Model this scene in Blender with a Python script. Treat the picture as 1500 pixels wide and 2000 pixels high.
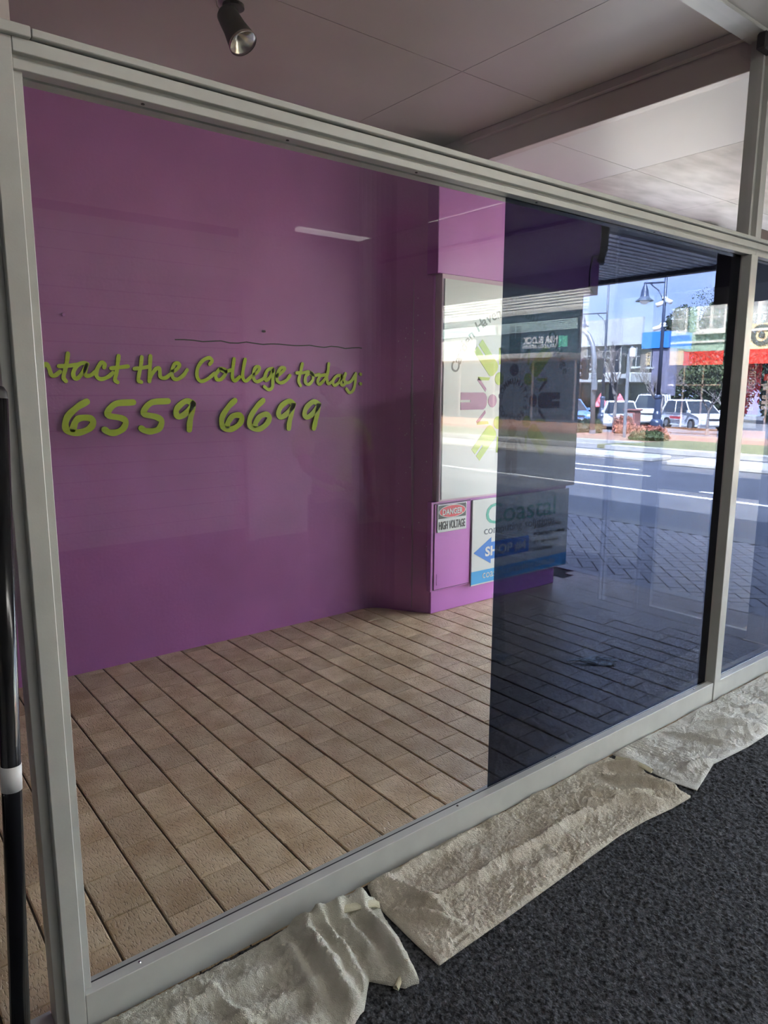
import bpy, bmesh, math, random
import numpy as np
from mathutils import Vector, Matrix

for _o in list(bpy.data.objects):
    bpy.data.objects.remove(_o, do_unlink=True)
SC = bpy.context.scene
COL = SC.collection
random.seed(7)
RNG = np.random.default_rng(11)

# ------------------------------------------------------------------ camera
CAM_H = 1.536
_r = Vector((0.78460623, -0.61998232, 0.00387148))
_u = Vector((0.102562, 0.13594857, 0.98539283))
_f = Vector((0.61145245, 0.77274828, -0.17025273))
cam_data = bpy.data.cameras.new('camera')
cam_data.sensor_fit = 'HORIZONTAL'
cam_data.sensor_width = 36.0
cam_data.lens = 1388.39 / 1500.0 * 36.0
cam_data.clip_start = 0.02
cam_data.clip_end = 400
cam = bpy.data.objects.new('camera', cam_data)
COL.objects.link(cam)
cam.matrix_world = Matrix(((_r.x, _u.x, -_f.x, 0), (_r.y, _u.y, -_f.y, 0), (_r.z, _u.z, -_f.z, CAM_H), (0, 0, 0, 1)))
SC.camera = cam

# ------------------------------------------------------------------ colour management
SC.view_settings.view_transform = 'Standard'
SC.view_settings.look = 'None'
SC.view_settings.gamma = 1.0
SC.view_settings.use_curve_mapping = False
SC.view_settings.exposure = 1.25
SC.cycles.max_bounces = 6
SC.cycles.diffuse_bounces = 3
SC.cycles.glossy_bounces = 3
SC.cycles.transparent_max_bounces = 12
SC.cycles.caustics_reflective = False
SC.cycles.caustics_refractive = False

# ------------------------------------------------------------------ sky
SKY_STRENGTH = 5.8
SUN_ENERGY = 66.0
wd = bpy.data.worlds.new('sky')
SC.world = wd
wd.use_nodes = True
nt = wd.node_tree
nt.nodes.clear()
n_out = nt.nodes.new('ShaderNodeOutputWorld')
n_bg = nt.nodes.new('ShaderNodeBackground')
n_tc = nt.nodes.new('ShaderNodeTexCoord')
n_map = nt.nodes.new('ShaderNodeMapping')
n_map.inputs['Scale'].default_value = (2.2, 2.2, 6.0)
n_noise = nt.nodes.new('ShaderNodeTexNoise')
n_noise.inputs['Scale'].default_value = 1.3
n_noise.inputs['Detail'].default_value = 6.0
n_noise.inputs['Roughness'].default_value = 0.55
n_ramp = nt.nodes.new('ShaderNodeValToRGB')
n_ramp.color_ramp.elements[0].position = 0.40
n_ramp.color_ramp.elements[0].color = (0.56, 0.68, 0.94, 1)
n_ramp.color_ramp.elements[1].position = 0.66
n_ramp.color_ramp.elements[1].color = (0.96, 0.97, 1.0, 1)
nt.links.new(n_tc.outputs['Generated'], n_map.inputs['Vector'])
nt.links.new(n_map.outputs['Vector'], n_noise.inputs['Vector'])
nt.links.new(n_noise.outputs['Fac'], n_ramp.inputs['Fac'])
nt.links.new(n_ramp.outputs['Color'], n_bg.inputs['Color'])
n_bg.inputs['Strength'].default_value = SKY_STRENGTH
nt.links.new(n_bg.outputs['Background'], n_out.inputs['Surface'])

# ------------------------------------------------------------------ sun
sun_data = bpy.data.lights.new('sun', 'SUN')
sun_data.energy = SUN_ENERGY
sun_data.color = (1.0, 0.95, 0.86)
sun_data.angle = math.radians(1.0)
sun = bpy.data.objects.new('sun', sun_data)
COL.objects.link(sun)
sun.location = (-20, -14, 25)
sun.rotation_euler = Vector((-0.50, -0.36, 0.79)).to_track_quat('Z', 'Y').to_euler()

# ------------------------------------------------------------------ helpers
class MB:
    """collects shapes, then links them as ONE mesh object"""
    def __init__(s):
        s.v = []; s.f = []
    def add(s, vs, fs):
        o = len(s.v)
        s.v += [tuple(p) for p in vs]
        s.f += [tuple(i + o for i in q) for q in fs]
        return s
    def box(s, x0, x1, y0, y1, z0, z1):
        vs = [(x0, y0, z0), (x1, y0, z0), (x1, y1, z0), (x0, y1, z0), (x0, y0, z1), (x1, y0, z1), (x1, y1, z1), (x0, y1, z1)]
        return s.add(vs, [(0, 3, 2, 1), (4, 5, 6, 7), (0, 1, 5, 4), (1, 2, 6, 5), (2, 3, 7, 6), (3, 0, 4, 7)])
    def prism(s, poly, a, b, axis='z'):
        """poly: 2D points, extruded from a to b along axis"""
        n = len(poly)
        def P(p, t):
            return {'z': (p[0], p[1], t), 'y': (p[0], t, p[1]), 'x': (t, p[0], p[1])}[axis]
        vs = [P(p, a) for p in poly] + [P(p, b) for p in poly]
        fs = [tuple(range(n))[::-1], tuple(range(n, 2 * n))] + [(i, (i + 1) % n, n + (i + 1) % n, n + i) for i in range(n)]
        return s.add(vs, fs)
    def cyl(s, p0, p1, r0, r1=None, n=12, caps=True):
        r1 = r0 if r1 is None else r1
        p0 = Vector(p0); p1 = Vector(p1)
        d = (p1 - p0).normalized()
        a = d.orthogonal().normalized(); b = d.cross(a)
        vs = []
        for p, r in ((p0, r0), (p1, r1)):
            for i in range(n):
                t = 2 * math.pi * i / n
                vs.append(p + a * (math.cos(t) * r) + b * (math.sin(t) * r))
        fs = [(i, (i + 1) % n, n + (i + 1) % n, n + i) for i in range(n)]
        if caps:
            fs += [tuple(range(n))[::-1], tuple(range(n, 2 * n))]
        return s.add(vs, fs)
    def tube(s, pts, r, n=8, flat=None, taper=None):
        """round tube along a polyline; flat=(axis index, factor) squashes the section"""
        pts = [Vector(p) for p in pts]
        m = len(pts)
        vs = []; prev = None
        for i, p in enumerate(pts):
            d = (pts[min(i + 1, m - 1)] - pts[max(i - 1, 0)])
            d = d.normalized() if d.length > 1e-9 else Vector((0, 0, 1))
            if prev is None:
                a = d.orthogonal().normalized()
            else:
                a = (prev - d * prev.dot(d))
                a = a.normalized() if a.length > 1e-6 else d.orthogonal().normalized()
            prev = a; b = d.cross(a)
            rr = r * (taper[i] if taper else 1.0)
            for k in range(n):
                t = 2 * math.pi * k / n
                off = a * (math.cos(t) * rr) + b * (math.sin(t) * rr)
                if flat:
                    off[flat[0]] *= flat[1]
                vs.append(p + off)
        fs = []
        for i in range(m - 1):
            for k in range(n):
                fs.append((i * n + k, i * n + (k + 1) % n, (i + 1) * n + (k + 1) % n, (i + 1) * n + k))
        fs += [tuple(range(n))[::-1], tuple(range((m - 1) * n, m * n))]
        return s.add(vs, fs)
    def lathe(s, prof, c=(0, 0, 0), n=20, M=None):
        """prof: (radius, height) pairs about the z axis"""
        vs = []
        for r, z in prof:
            for i in range(n):
                t = 2 * math.pi * i / n
                p = Vector((r * math.cos(t), r * math.sin(t), z))
                p = (M @ p) if M else p
                vs.append(p + Vector(c))
        fs = []
        for j in range(len(prof) - 1):
            for i in range(n):
                fs.append((j * n + i, j * n + (i + 1) % n, (j + 1) * n + (i + 1) % n, (j + 1) * n + i))
        return s.add(vs, fs)
    def sphere(s, c, r, n=12, m=8, sc=(1, 1, 1)):
        prof = [(max(1e-4, math.sin(math.pi * j / m)), -math.cos(math.pi * j / m)) for j in range(m + 1)]
        vs = []
        for rr, z in prof:
            for i in range(n):
                t = 2 * math.pi * i / n
                vs.append((c[0] + r * sc[0] * rr * math.cos(t), c[1] + r * sc[1] * rr * math.sin(t), c[2] + r * sc[2] * z))
        fs = [(j * n + i, j * n + (i + 1) % n, (j + 1) * n + (i + 1) % n, (j + 1) * n + i) for j in range(m) for i in range(n)]
        return s.add(vs, fs)
    def mesh(s, name, material=None, bevel=0, segs=1, smooth=False):
        me = bpy.data.meshes.new(name)
        me.from_pydata([tuple(p) for p in s.v], [], s.f)
        if bevel:
            bm = bmesh.new(); bm.from_mesh(me)
            bmesh.ops.bevel(bm, geom=[e for e in bm.edges if e.is_manifold and e.calc_face_angle(0) > 0.6], offset=bevel, segments=segs, affect='EDGES', clamp_overlap=True)
            bm.to_mesh(me); bm.free()
        if smooth:
            for p in me.polygons: p.use_smooth = True
        if material: me.materials.append(material)
        me.update()
        return me
    def build(s, name, material, parent=None, bevel=0, segs=1, smooth=False):
        return link(name, s.mesh(name, material, bevel, segs, smooth), parent)

def link(name, me, parent=None):
    o = bpy.data.objects.new(name, me)
    COL.objects.link(o)
    if parent is not None:
        o.parent = parent
        o.matrix_parent_inverse = parent_inv(parent)
    return o
def root_of(o):
    while o.parent: o = o.parent
    return o
def parent_inv(parent):
    # children are modelled in the same space as their thing; cancel the parent's placement
    M = Matrix.Identity(4); p = parent
    chain = []
    while p is not None:
        chain.append(p); p = p.parent
    for p in reversed(chain):
        M = M @ (p.matrix_parent_inverse if p.parent else Matrix.Identity(4)) @ Matrix.LocRotScale(p.location, p.rotation_euler, p.scale)
    return M.inverted()

def tag(o, label=None, cat=None, group=None, kind=None):
    if label: o['label'] = label
    if cat: o['category'] = cat
    if group: o['group'] = group
    if kind: o['kind'] = kind
    return o
def thing(name, label, cat, loc=(0, 0, 0), group=None, kind=None):
    o = bpy.data.objects.new(name, None)
    o.empty_display_size = 0.1
    COL.objects.link(o)
    o.location = loc
    return tag(o, label, cat, group, kind)
def copy_tree(o, parent=None):
    c = o.copy(); COL.objects.link(c)
    if parent is not None:
        c.parent = parent
    for ch in [q for q in bpy.data.objects if q.parent == o]:
        copy_tree(ch, c)
    return c

# ------------------------------------------------------------------ materials
MATS = {}
def mat(name, col, rough=0.6, metal=0.0, var=0.0, vscale=6.0, bump=0.0, bscale=40.0, spec=0.5, objrand=0.0, stretch=None, detail=4.0, col2=None, emit=0.0):
    """procedural principled material: noise colour variation, noise bump, per-object tint"""
    m = bpy.data.materials.new(name); m.use_nodes = True
    t = m.node_tree; N = t.nodes; b = N['Principled BSDF']
    b.inputs['Roughness'].default_value = rough
    b.inputs['Metallic'].default_value = metal
    b.inputs['Specular IOR Level'].default_value = spec
    b.inputs['Base Color'].default_value = (*col, 1)
    tc = N.new('ShaderNodeTexCoord')
    vec = tc.outputs['Object']
    if objrand:
        oi = N.new('ShaderNodeObjectInfo')
        ad = N.new('ShaderNodeVectorMath'); ad.operation = 'MULTIPLY_ADD'
        cx = N.new('ShaderNodeCombineXYZ')
        t.links.new(oi.outputs['Random'], cx.inputs[0]); t.links.new(oi.outputs['Random'], cx.inputs[1])
        ad.inputs[1].default_value = (37.0, 61.0, 0)
        t.links.new(cx.outputs[0], ad.inputs[0]); t.links.new(vec, ad.inputs[2])
        vec = ad.outputs[0]
    if stretch:
        mp = N.new('ShaderNodeMapping'); mp.inputs['Scale'].default_value = stretch
        t.links.new(vec, mp.inputs['Vector']); vec = mp.outputs['Vector']
    cur = None
    if var or col2:
        nz = N.new('ShaderNodeTexNoise'); nz.inputs['Scale'].default_value = vscale; nz.inputs['Detail'].default_value = detail
        t.links.new(vec, nz.inputs['Vector'])
        rp = N.new('ShaderNodeValToRGB')
        c2 = col2 or tuple(min(1, c * (1 + var)) for c in col)
        c1 = col if col2 else tuple(c * (1 - var) for c in col)
        rp.color_ramp.elements[0].position = 0.33; rp.color_ramp.elements[0].color = (*c1, 1)
        rp.color_ramp.elements[1].position = 0.67; rp.color_ramp.elements[1].color = (*c2, 1)
        t.links.new(nz.outputs['Fac'], rp.inputs['Fac'])
        cur = rp.outputs['Color']
    if objrand:
        hs = N.new('ShaderNodeHueSaturation')
        mr = N.new('ShaderNodeMapRange'); mr.inputs['To Min'].default_value = 1 - objrand; mr.inputs['To Max'].default_value = 1 + objrand
        t.links.new(oi.outputs['Random'], mr.inputs['Value']); t.links.new(mr.outputs['Result'], hs.inputs['Value'])
        if cur is not None: t.links.new(cur, hs.inputs['Color'])
        else: hs.inputs['Color'].default_value = (*col, 1)
        cur = hs.outputs['Color']
    if cur is not None: t.links.new(cur, b.inputs['Base Color'])
    if bump:
        nb = N.new('ShaderNodeTexNoise'); nb.inputs['Scale'].default_value = bscale; nb.inputs['Detail'].default_value = 3
        t.links.new(vec, nb.inputs['Vector'])
        bp = N.new('ShaderNodeBump'); bp.inputs['Strength'].default_value = bump; bp.inputs['Distance'].default_value = 0.01
        t.links.new(nb.outputs['Fac'], bp.inputs['Height']); t.links.new(bp.outputs['Normal'], b.inputs['Normal'])
    if emit:
        b.inputs['Emission Color'].default_value = (*col, 1); b.inputs['Emission Strength'].default_value = emit
    MATS[name] = m
    return m
def glass_mat(name, tint=(0.97, 0.985, 0.98), ior=1.5, boost=1.0, rough=0.0, graze=1.0):
    """clear sheet: light goes straight through, the rest reflects by the Fresnel law"""
    m = bpy.data.materials.new(name); m.use_nodes = True
    t = m.node_tree; N = t.nodes; N.clear()
    out = N.new('ShaderNodeOutputMaterial'); mx = N.new('ShaderNodeMixShader')
    tr = N.new('ShaderNodeBsdfTransparent'); tr.inputs['Color'].default_value = (*tint, 1)
    gl = N.new('ShaderNodeBsdfGlossy'); gl.inputs['Roughness'].default_value = rough; gl.inputs['Color'].default_value = (1, 1, 1, 1)
    ge = N.new('ShaderNodeNewGeometry')
    dt = N.new('ShaderNodeVectorMath'); dt.operation = 'DOT_PRODUCT'
    t.links.new(ge.outputs['Incoming'], dt.inputs[0]); t.links.new(ge.outputs['Normal'], dt.inputs[1])
    ab = N.new('ShaderNodeMath'); ab.operation = 'ABSOLUTE'; t.links.new(dt.outputs['Value'], ab.inputs[0])
    su = N.new('ShaderNodeMath'); su.operation = 'SUBTRACT'; su.inputs[0].default_value = 1.0; t.links.new(ab.outputs[0], su.inputs[1])
    pw = N.new('ShaderNodeMath'); pw.operation = 'POWER'; pw.inputs[1].default_value = 5.0; t.links.new(su.outputs[0], pw.inputs[0])
    f0 = ((ior - 1) / (ior + 1)) ** 2 * boost
    ma = N.new('ShaderNodeMath'); ma.operation = 'MULTIPLY_ADD'; ma.inputs[1].default_value = (1 - f0) * graze; ma.inputs[2].default_value = f0
    t.links.new(pw.outputs[0], ma.inputs[0])
    t.links.new(ma.outputs[0], mx.inputs['Fac'])
    t.links.new(tr.outputs[0], mx.inputs[1]); t.links.new(gl.outputs[0], mx.inputs[2])
    t.links.new(mx.outputs[0], out.inputs['Surface'])
    MATS[name] = m
    return m

M_PURPLE = mat('purple wall paint', (0.40, 0.14, 0.37), 0.42, var=0.12, vscale=1.6, bump=0.12, bscale=60)
M_PURPLE2 = mat('purple pillar paint', (0.44, 0.15, 0.46), 0.35, var=0.05, vscale=3, bump=0.05, bscale=80)
M_ALU = mat('grey white painted aluminium', (0.52, 0.52, 0.49), 0.38, var=0.05, vscale=9, bump=0.02, bscale=200)
M_ALUD = mat('dark aluminium', (0.05, 0.045, 0.04), 0.45)
M_GASKET = mat('black rubber gasket', (0.012, 0.012, 0.014), 0.6)
M_GLASS = glass_mat('clear window glass', boost=0.52, graze=0.55)
M_FILM = glass_mat('dark window tint film', tint=(0.243, 0.268, 0.335), boost=0.30, graze=0.50)
M_CEIL = mat('pinkish white ceiling board', (0.50, 0.43, 0.41), 0.42, var=0.06, vscale=1.5, bump=0.03, bscale=30)
M_SOFFIT = mat('white soffit sheet', (0.56, 0.53, 0.53), 0.5, var=0.04, vscale=1.3)
M_SOFFIT_D = mat('mould stained soffit sheet', (0.42, 0.38, 0.36), 0.55, col2=(0.60, 0.56, 0.54), vscale=5.5, detail=9, stretch=(0.6, 1.8, 1))
M_WALLIN = mat('off white interior paint', (0.74, 0.72, 0.68), 0.6, var=0.03, vscale=2)
M_GROUT = mat('dark brown grout', (0.045, 0.03, 0.02), 0.9, var=0.2, vscale=30)
M_BLACK = mat('matt black', (0.012, 0.011, 0.012), 0.45)
M_DARK = mat('dark charcoal', (0.03, 0.028, 0.03), 0.5)
M_CONC = mat('pale concrete', (0.32, 0.305, 0.275), 0.85, var=0.12, vscale=3, bump=0.2, bscale=30)
M_WHITE = mat('white panel', (0.80, 0.82, 0.81), 0.4)
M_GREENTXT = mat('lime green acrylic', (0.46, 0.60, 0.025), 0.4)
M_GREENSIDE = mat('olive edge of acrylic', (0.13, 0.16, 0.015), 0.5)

# ================================================================== THE SETTING
GY0, GY1 = 1.648, 1.654          # the sheet of glass (room side, street side)
FRY = 1.605                      # room-side face of the frame
CEIL_IN, CEIL_ALC, SOFFIT_Z = 3.05, 3.10, 2.93

def structure(name, label=None):
    o = thing(name, label, None, kind='structure')
    return o

# ---- carpet floor of the shop: real pile relief near the window
def vnoise(x, y, seed=0):
    """smooth value noise on numpy arrays"""
    rng = np.random.default_rng(seed)
    T = rng.random((256, 256))
    xi = np.floor(x).astype(int); yi = np.floor(y).astype(int)
    fx = x - xi; fy = y - yi
    fx = fx * fx * (3 - 2 * fx); fy = fy * fy * (3 - 2 * fy)
    a = T[xi % 256, yi % 256]; b = T[(xi + 1) % 256, yi % 256]
    c = T[xi % 256, (yi + 1) % 256]; d = T[(xi + 1) % 256, (yi + 1) % 256]
    return (a * (1 - fx) + b * fx) * (1 - fy) + (c * (1 - fx) + d * fx) * fy

def grid_mesh(name, X, Y, Z, material, smooth=True):
    ny, nx = X.shape
    me = bpy.data.meshes.new(name)
    co = np.stack([X, Y, Z], -1).reshape(-1, 3)
    idx = np.arange(nx * ny).reshape(ny, nx)
    q = np.stack([idx[:-1, :-1], idx[:-1, 1:], idx[1:, 1:], idx[1:, :-1]], -1).reshape(-1, 4)
    me.vertices.add(len(co)); me.vertices.foreach_set('co', co.ravel().astype(np.float32))
    me.loops.add(len(q) * 4); me.loops.foreach_set('vertex_index', q.ravel().astype(np.int32))
    me.polygons.add(len(q))
    me.polygons.foreach_set('loop_start', (np.arange(len(q)) * 4).astype(np.int32))
    me.polygons.foreach_set('use_smooth', np.full(len(q), smooth))
    me.materials.append(material)
    me.update(calc_edges=True); me.validate()
    return me

M_CARPET = mat('charcoal loop pile carpet', (0.020, 0.021, 0.024), 0.95, col2=(0.115, 0.118, 0.128), vscale=95, detail=3, bump=0.9, bscale=170, spec=0.15)
floor_o = structure('floor')
MB().box(-4.0, 4.43, -4.2, 0.65, -0.08, -0.004).box(4.43, 5.09, -4.2, 0.27, -0.08, -0.004).box(-4.0, 0.30, 0.64, 1.60, -0.08, -0.004).box(4.2, 4.43, 0.64, 1.6, -0.08, -0.004).box(0.29, 4.21, 0.64, 1.60, -0.08, -0.01).build('carpet_base', M_CARPET, floor_o)
_x = np.arange(0.28, 4.22, 0.0048); _y = np.arange(0.63, 1.605, 0.0048)
Xc, Yc = np.meshgrid(_x, _y)
# soft tufts: pile rows lean, short broken ribs
_w = 0.006 * (vnoise(Xc * 40, Yc * 40, 3) - .5)
tuft = vnoise((Xc + _w) * 75 + Yc * 18, (Yc - _w) * 120, 1) * 0.6 + vnoise(Xc * 150, Yc * 150, 2) * 0.4
Zc = -0.009 + 0.0105 * tuft
tag(link('pile', grid_mesh('pile', Xc, Yc, Zc, M_CARPET), floor_o), kind='stuff')

# ---- tiled floor of the entry lane, each tile a piece of its own
def tile_material():
    m = mat('beige brown streaked quarry tile', (0.52, 0.355, 0.195), 0.40, col2=(0.76, 0.585, 0.375), vscale=7.0, detail=5, objrand=0.13)
    t = m.node_tree; N = t.nodes; b = N['Principled BSDF']
    tc = N.new('ShaderNodeTexCoord'); oi = N.new('ShaderNodeObjectInfo')
    mp = N.new('ShaderNodeMapping'); mp.inputs['Scale'].default_value = (170, 55, 1); mp.inputs['Rotation'].default_value = (0, 0, 0.35)
    cx = N.new('ShaderNodeCombineXYZ'); t.links.new(oi.outputs['Random'], cx.inputs[0]); t.links.new(oi.outputs['Random'], cx.inputs[1])
    sc = N.new('ShaderNodeVectorMath'); sc.operation = 'MULTIPLY_ADD'; sc.inputs[1].default_value = (9, 13, 0)
    t.links.new(cx.outputs[0], sc.inputs[0]); t.links.new(tc.outputs['Object'], sc.inputs[2])
    t.links.new(sc.outputs[0], mp.inputs['Vector'])
    nz = N.new('ShaderNodeTexNoise'); nz.inputs['Scale'].default_value = 1.0; nz.inputs['Detail'].default_value = 2.5
    t.links.new(mp.outputs['Vector'], nz.inputs['Vector'])
    rp = N.new('ShaderNodeValToRGB'); rp.color_ramp.elements[0].position = 0.30; rp.color_ramp.elements[1].position = 0.48
    t.links.new(nz.outputs['Fac'], rp.inputs['Fac'])
    bp = N.new('ShaderNodeBump'); bp.inputs['Strength'].default_value = 0.9; bp.inputs['Distance'].default_value = 0.006
    t.links.new(rp.outputs['Color'], bp.inputs['Height']); t.links.new(bp.outputs['Normal'], b.inputs['Normal'])
    return m
M_TILE = tile_material()
M_SCREED = mat('brown floor grout bed', (0.055, 0.036, 0.022), 0.9, var=0.2, vscale=25)
lane = structure('floor_tiled_entry', 'beige brown tiled floor of the entry lane outside the window')
MB().box(-4.0, 4.97, 1.60, 3.95, -0.09, -0.006).box(4.45, 4.97, 0.2, 1.6, -0.09, -0.006).build('grout_bed', M_SCREED, lane)
def tile_mesh(w, l):
    g = 0.0062
    mb = MB(); x, y = w / 2 - g / 2, l / 2 - 0.0013
    b = 0.0035
    top = [(-x + b, -y + b * .5, 0), (x - b, -y + b * .5, 0), (x - b, y - b * .5, 0), (-x + b, y - b * .5, 0)]
    mid = [(-x, -y, -0.0028), (x, -y, -0.0028), (x, y, -0.0028), (-x, y, -0.0028)]
    bot = [(a, c, -0.010) for a, c, _ in mid]
    mb.add(top + mid + bot, [(0, 1, 2, 3)] + [(4 + i, 4 + (i + 1) % 4, (i + 1) % 4, i) for i in range(4)] + [(8 + i, 8 + (i + 1) % 4, 4 + (i + 1) % 4, 4 + i) for i in range(4)])
    return mb.mesh('tile', M_TILE)
TW, TL = 0.15, 0.20
tiles = []
full = tile_mesh(TW, TL)
x_off = 0.952 - 0.15 * 60
i = 0
for i in range(0, 110):
    xc = x_off + (i + 0.5) * TW
    if xc < -0.9 or xc > 4.93: continue
    k = i - 60                      # strip between joint k and k+1 (joint 0 at x = 0.952)
    y0 = 0.05 if (k % 2 == 0) else 0.15
    for j in range(6, 21):
        a = y0 + j * TL; b = a + TL
        lo = 1.605 if xc < 4.46 else 0.22
        hi = 3.93
        if b < lo + 0.01 or a > hi: continue
        a2, b2 = max(a, lo), min(b, hi)
        yc = (a2 + b2) / 2
        if xc > 3.18 and yc > 3.6: continue
        tiles.append((xc, yc, b2 - a2))
def vis(t):
    dx, dy = t[0], t[1]
    d = math.hypot(dx, dy)
    ang = math.degrees(math.atan2(dx, dy))
    out = 0 if 3 < ang < 66 else 100
    return d + out
tiles.sort(key=vis)
part_meshes = {}
rest = MB()
for n, (xc, yc, l) in enumerate(tiles):
    key = round(l, 3)
    dz = random.uniform(-0.0010, 0.0010)
    if n < 300:
        if key not in part_meshes: part_meshes[key] = full if abs(l - TL) < 1e-4 else tile_mesh(TW, l)
        o = bpy.data.objects.new('tile', part_meshes[key]); COL.objects.link(o)
        o.parent = lane; o.location = (xc, yc, dz)
        o.rotation_euler = (random.uniform(-.0022, .0022), random.uniform(-.003, .003), 0)
    else:
        rest.box(xc - TW / 2 + .0016, xc + TW / 2 - .0016, yc - l / 2 + .001, yc + l / 2 - .001, -0.01, dz)
tag(rest.build('tiles_beyond', M_TILE, lane), kind='stuff')

# ---- purple wall, coved corner, pillar
wall_p = structure('wall_purple', 'purple painted wall of the entry lane with a crack line')
cove = [(2.86, 3.90)]
for t in np.linspace(0, 1, 9):                                   # gentle cove into the splay
    a = (1 - t) ** 2; b = 2 * t * (1 - t); c = t * t
    cove.append((a * 2.87 + b * 3.00 + c * 3.06, a * 3.90 + b * 3.895 + c * 3.745))
poly = [(-4.0, 3.90)] + cove + [(3.198, 3.53), (3.30, 3.53), (3.30, 4.1), (-4.0, 4.1)]
MB().prism(poly, 0.0, 3.02, 'z').build('plaster', M_PURPLE, wall_p)
MB().box(-4.0, 3.40, 3.90, 4.1, 3.02, CEIL_ALC).build('plaster_top', M_PURPLE, wall_p)
# crack along the wall: a thin recessed-looking ridge of filler
pts = [(1.60 + 0.055 * k, 3.8985, 1.803 + 0.004 * math.sin(k * 1.7) + 0.002 * math.sin(k * 4.1)) for k in range(25)]
MB().tube(pts, 0.0035, 5, flat=(1, .35)).build('crack', M_DARK, wall_p)
MB().cyl((2.151, 3.90, 1.876), (2.151, 3.875, 1.874), 0.007, n=8).build('nail', M_DARK, wall_p)
MB().cyl((1.02, 3.90, 1.90), (1.02, 3.88, 1.898), 0.008, n=8).build('nail', M_PURPLE2, wall_p)

M_FLECK = mat('pale paint spatter', (0.62, 0.55, 0.63), 0.6)
_rf = random.Random(9)
fl = MB()
for k in range(70):
    t = _rf.uniform(0.05, .97); z = _rf.choice([_rf.uniform(.4, 2.2), _rf.uniform(1.2, 1.95)])
    x, y = 3.06 + t * .138 - .0012, 3.745 - t * .215 - .0008
    r = _rf.uniform(.0012, .0038)
    fl.add([(x, y, z - r * 1.6), (x + r * .5, y - r * .8, z), (x, y, z + r * 1.6), (x - r * .5, y + r * .8, z)], [(0, 1, 2, 3)])
tag(fl.build('paint_flecks', M_FLECK, wall_p), kind='stuff')
MB().tube([(3.122, 3.642, 2.25), (3.121, 3.643, 1.9), (3.118, 3.648, 1.6), (3.120, 3.645, 1.3), (3.124, 3.638, .9), (3.126, 3.635, .5), (3.126, 3.635, .03)], .009, 6, flat=(0, .3), taper=[.25, .5, 1.3, 1.6, 1.2, .7, .4]).build('paint_drip', mat('faded lilac drip', (0.36, 0.24, 0.37), 0.5), wall_p, smooth=True)

pillar = structure('wall_pillar', 'purple street-side pillar carrying the signs')
MB().box(3.195, 4.53, 3.515, 4.1, 0.0, 0.165).build('plinth', M_PURPLE2, pillar, bevel=.004)
MB().box(3.195, 4.62, 3.525, 4.1, 0.165, 2.262).build('shaft', M_PURPLE2, pillar, bevel=.004)
MB().box(3.172, 3.40, 3.47, 4.1, 2.262, 2.985).build('upper_box_end', M_PURPLE2, pillar, bevel=.004)
MB().box(3.38, 4.86, 3.4705, 4.1, 2.262, SOFFIT_Z).build('upper_box', M_PURPLE2, pillar, bevel=.004)
cab = MB().box(3.165, 4.60, 3.488, 3.53, 0.165, 0.79).build('meter_cabinet', M_PURPLE2, pillar, bevel=.003)
MB().box(3.19, 3.53, 3.480, 3.489, 0.178, 0.772).build('cabinet_door', M_PURPLE2, cab, bevel=.0025)
MB().box(3.186, 3.534, 3.4875, 3.4885, 0.173, 0.777).build('door_gap', M_DARK, cab)
MB().box(3.212, 3.235, 3.477, 3.482, 0.21, 0.29).build('door_pull', M_PURPLE2, cab, bevel=.002)
MB().tube([(4.83, 3.47, 2.55), (4.74, 3.45, 2.53), (4.70, 3.44, 2.42), (4.72, 3.45, 2.31), (4.79, 3.46, 2.27)], 0.007, 6).build('cable', M_BLACK, pillar, smooth=True)
MB().tube([(4.87, 3.46, 2.93), (4.90, 3.46, 2.75), (4.89, 3.46, 2.60), (4.85, 3.46, 2.50)], 0.03, 8).build('conduit', M_BLACK, pillar, smooth=True)

# ---- alcove ceiling, bulkhead, street soffit
ceil = structure('ceiling')
MB().box(-4.0, 2.70, 1.66, 2.798, CEIL_ALC, 3.16).build('ceiling_board', M_CEIL, ceil)
MB().box(-4.0, 2.70, 2.802, 4.0, CEIL_ALC, 3.16).build('ceiling_board', M_CEIL, ceil)
MB().box(2.704, 3.42, 1.66, 2.798, CEIL_ALC, 3.16).build('ceiling_board', M_CEIL, ceil)
MB().box(2.704, 3.42, 2.802, 4.0, CEIL_ALC, 3.16).build('ceiling_board', M_CEIL, ceil)
MB().box(3.385, 3.45, 1.60, 4.0, SOFFIT_Z - .004, 3.16).build('bulkhead', M_CEIL, ceil, bevel=.003)
MB().box(3.355, 3.386, 1.66, 3.47, 3.055, CEIL_ALC).build('cornice_strip', M_CEIL, ceil, bevel=.004)
MB().box(-4.0, 5.25, -4.2, 1.66, CEIL_IN, 3.16).build('shop_ceiling', M_WALLIN, ceil)
awn = structure('awning', 'street awning with flat white soffit sheets and a ribbed section')
xs = [3.45, 4.28, 5.48, 7.06]
ys = [-6.0, -3.17, -1.97, -0.77, 0.43, 1.63, 2.83, 3.44]
for a in range(3):
    for b in range(len(ys) - 1):
        if a == 0 and b < 4: x0 = 5.2
        else: x0 = xs[a]
        if x0 >= xs[a + 1]: continue
        MB().box(x0 + .002, xs[a + 1] - .002, ys[b] + .002, ys[b + 1] - .002, SOFFIT_Z, SOFFIT_Z + 0.012).build('soffit_sheet', M_SOFFIT if a == 0 else M_SOFFIT_D, awn)
M_RIB = mat('grey ribbed awning sheet', (0.55, 0.55, 0.57), 0.45, var=.06, vscale=4)
for k in range(44):                       # ribs run out towards the street, beyond the beam
    y = 3.50 + k * 0.10
    MB().prism([(y, 2.775), (y + .012, 2.745), (y + .070, 2.745), (y + .082, 2.775), (y + .1, 2.775), (y + .1, 2.79), (y, 2.79)], 4.9, 7.06, 'x').build('rib', M_RIB, awn)
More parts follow.
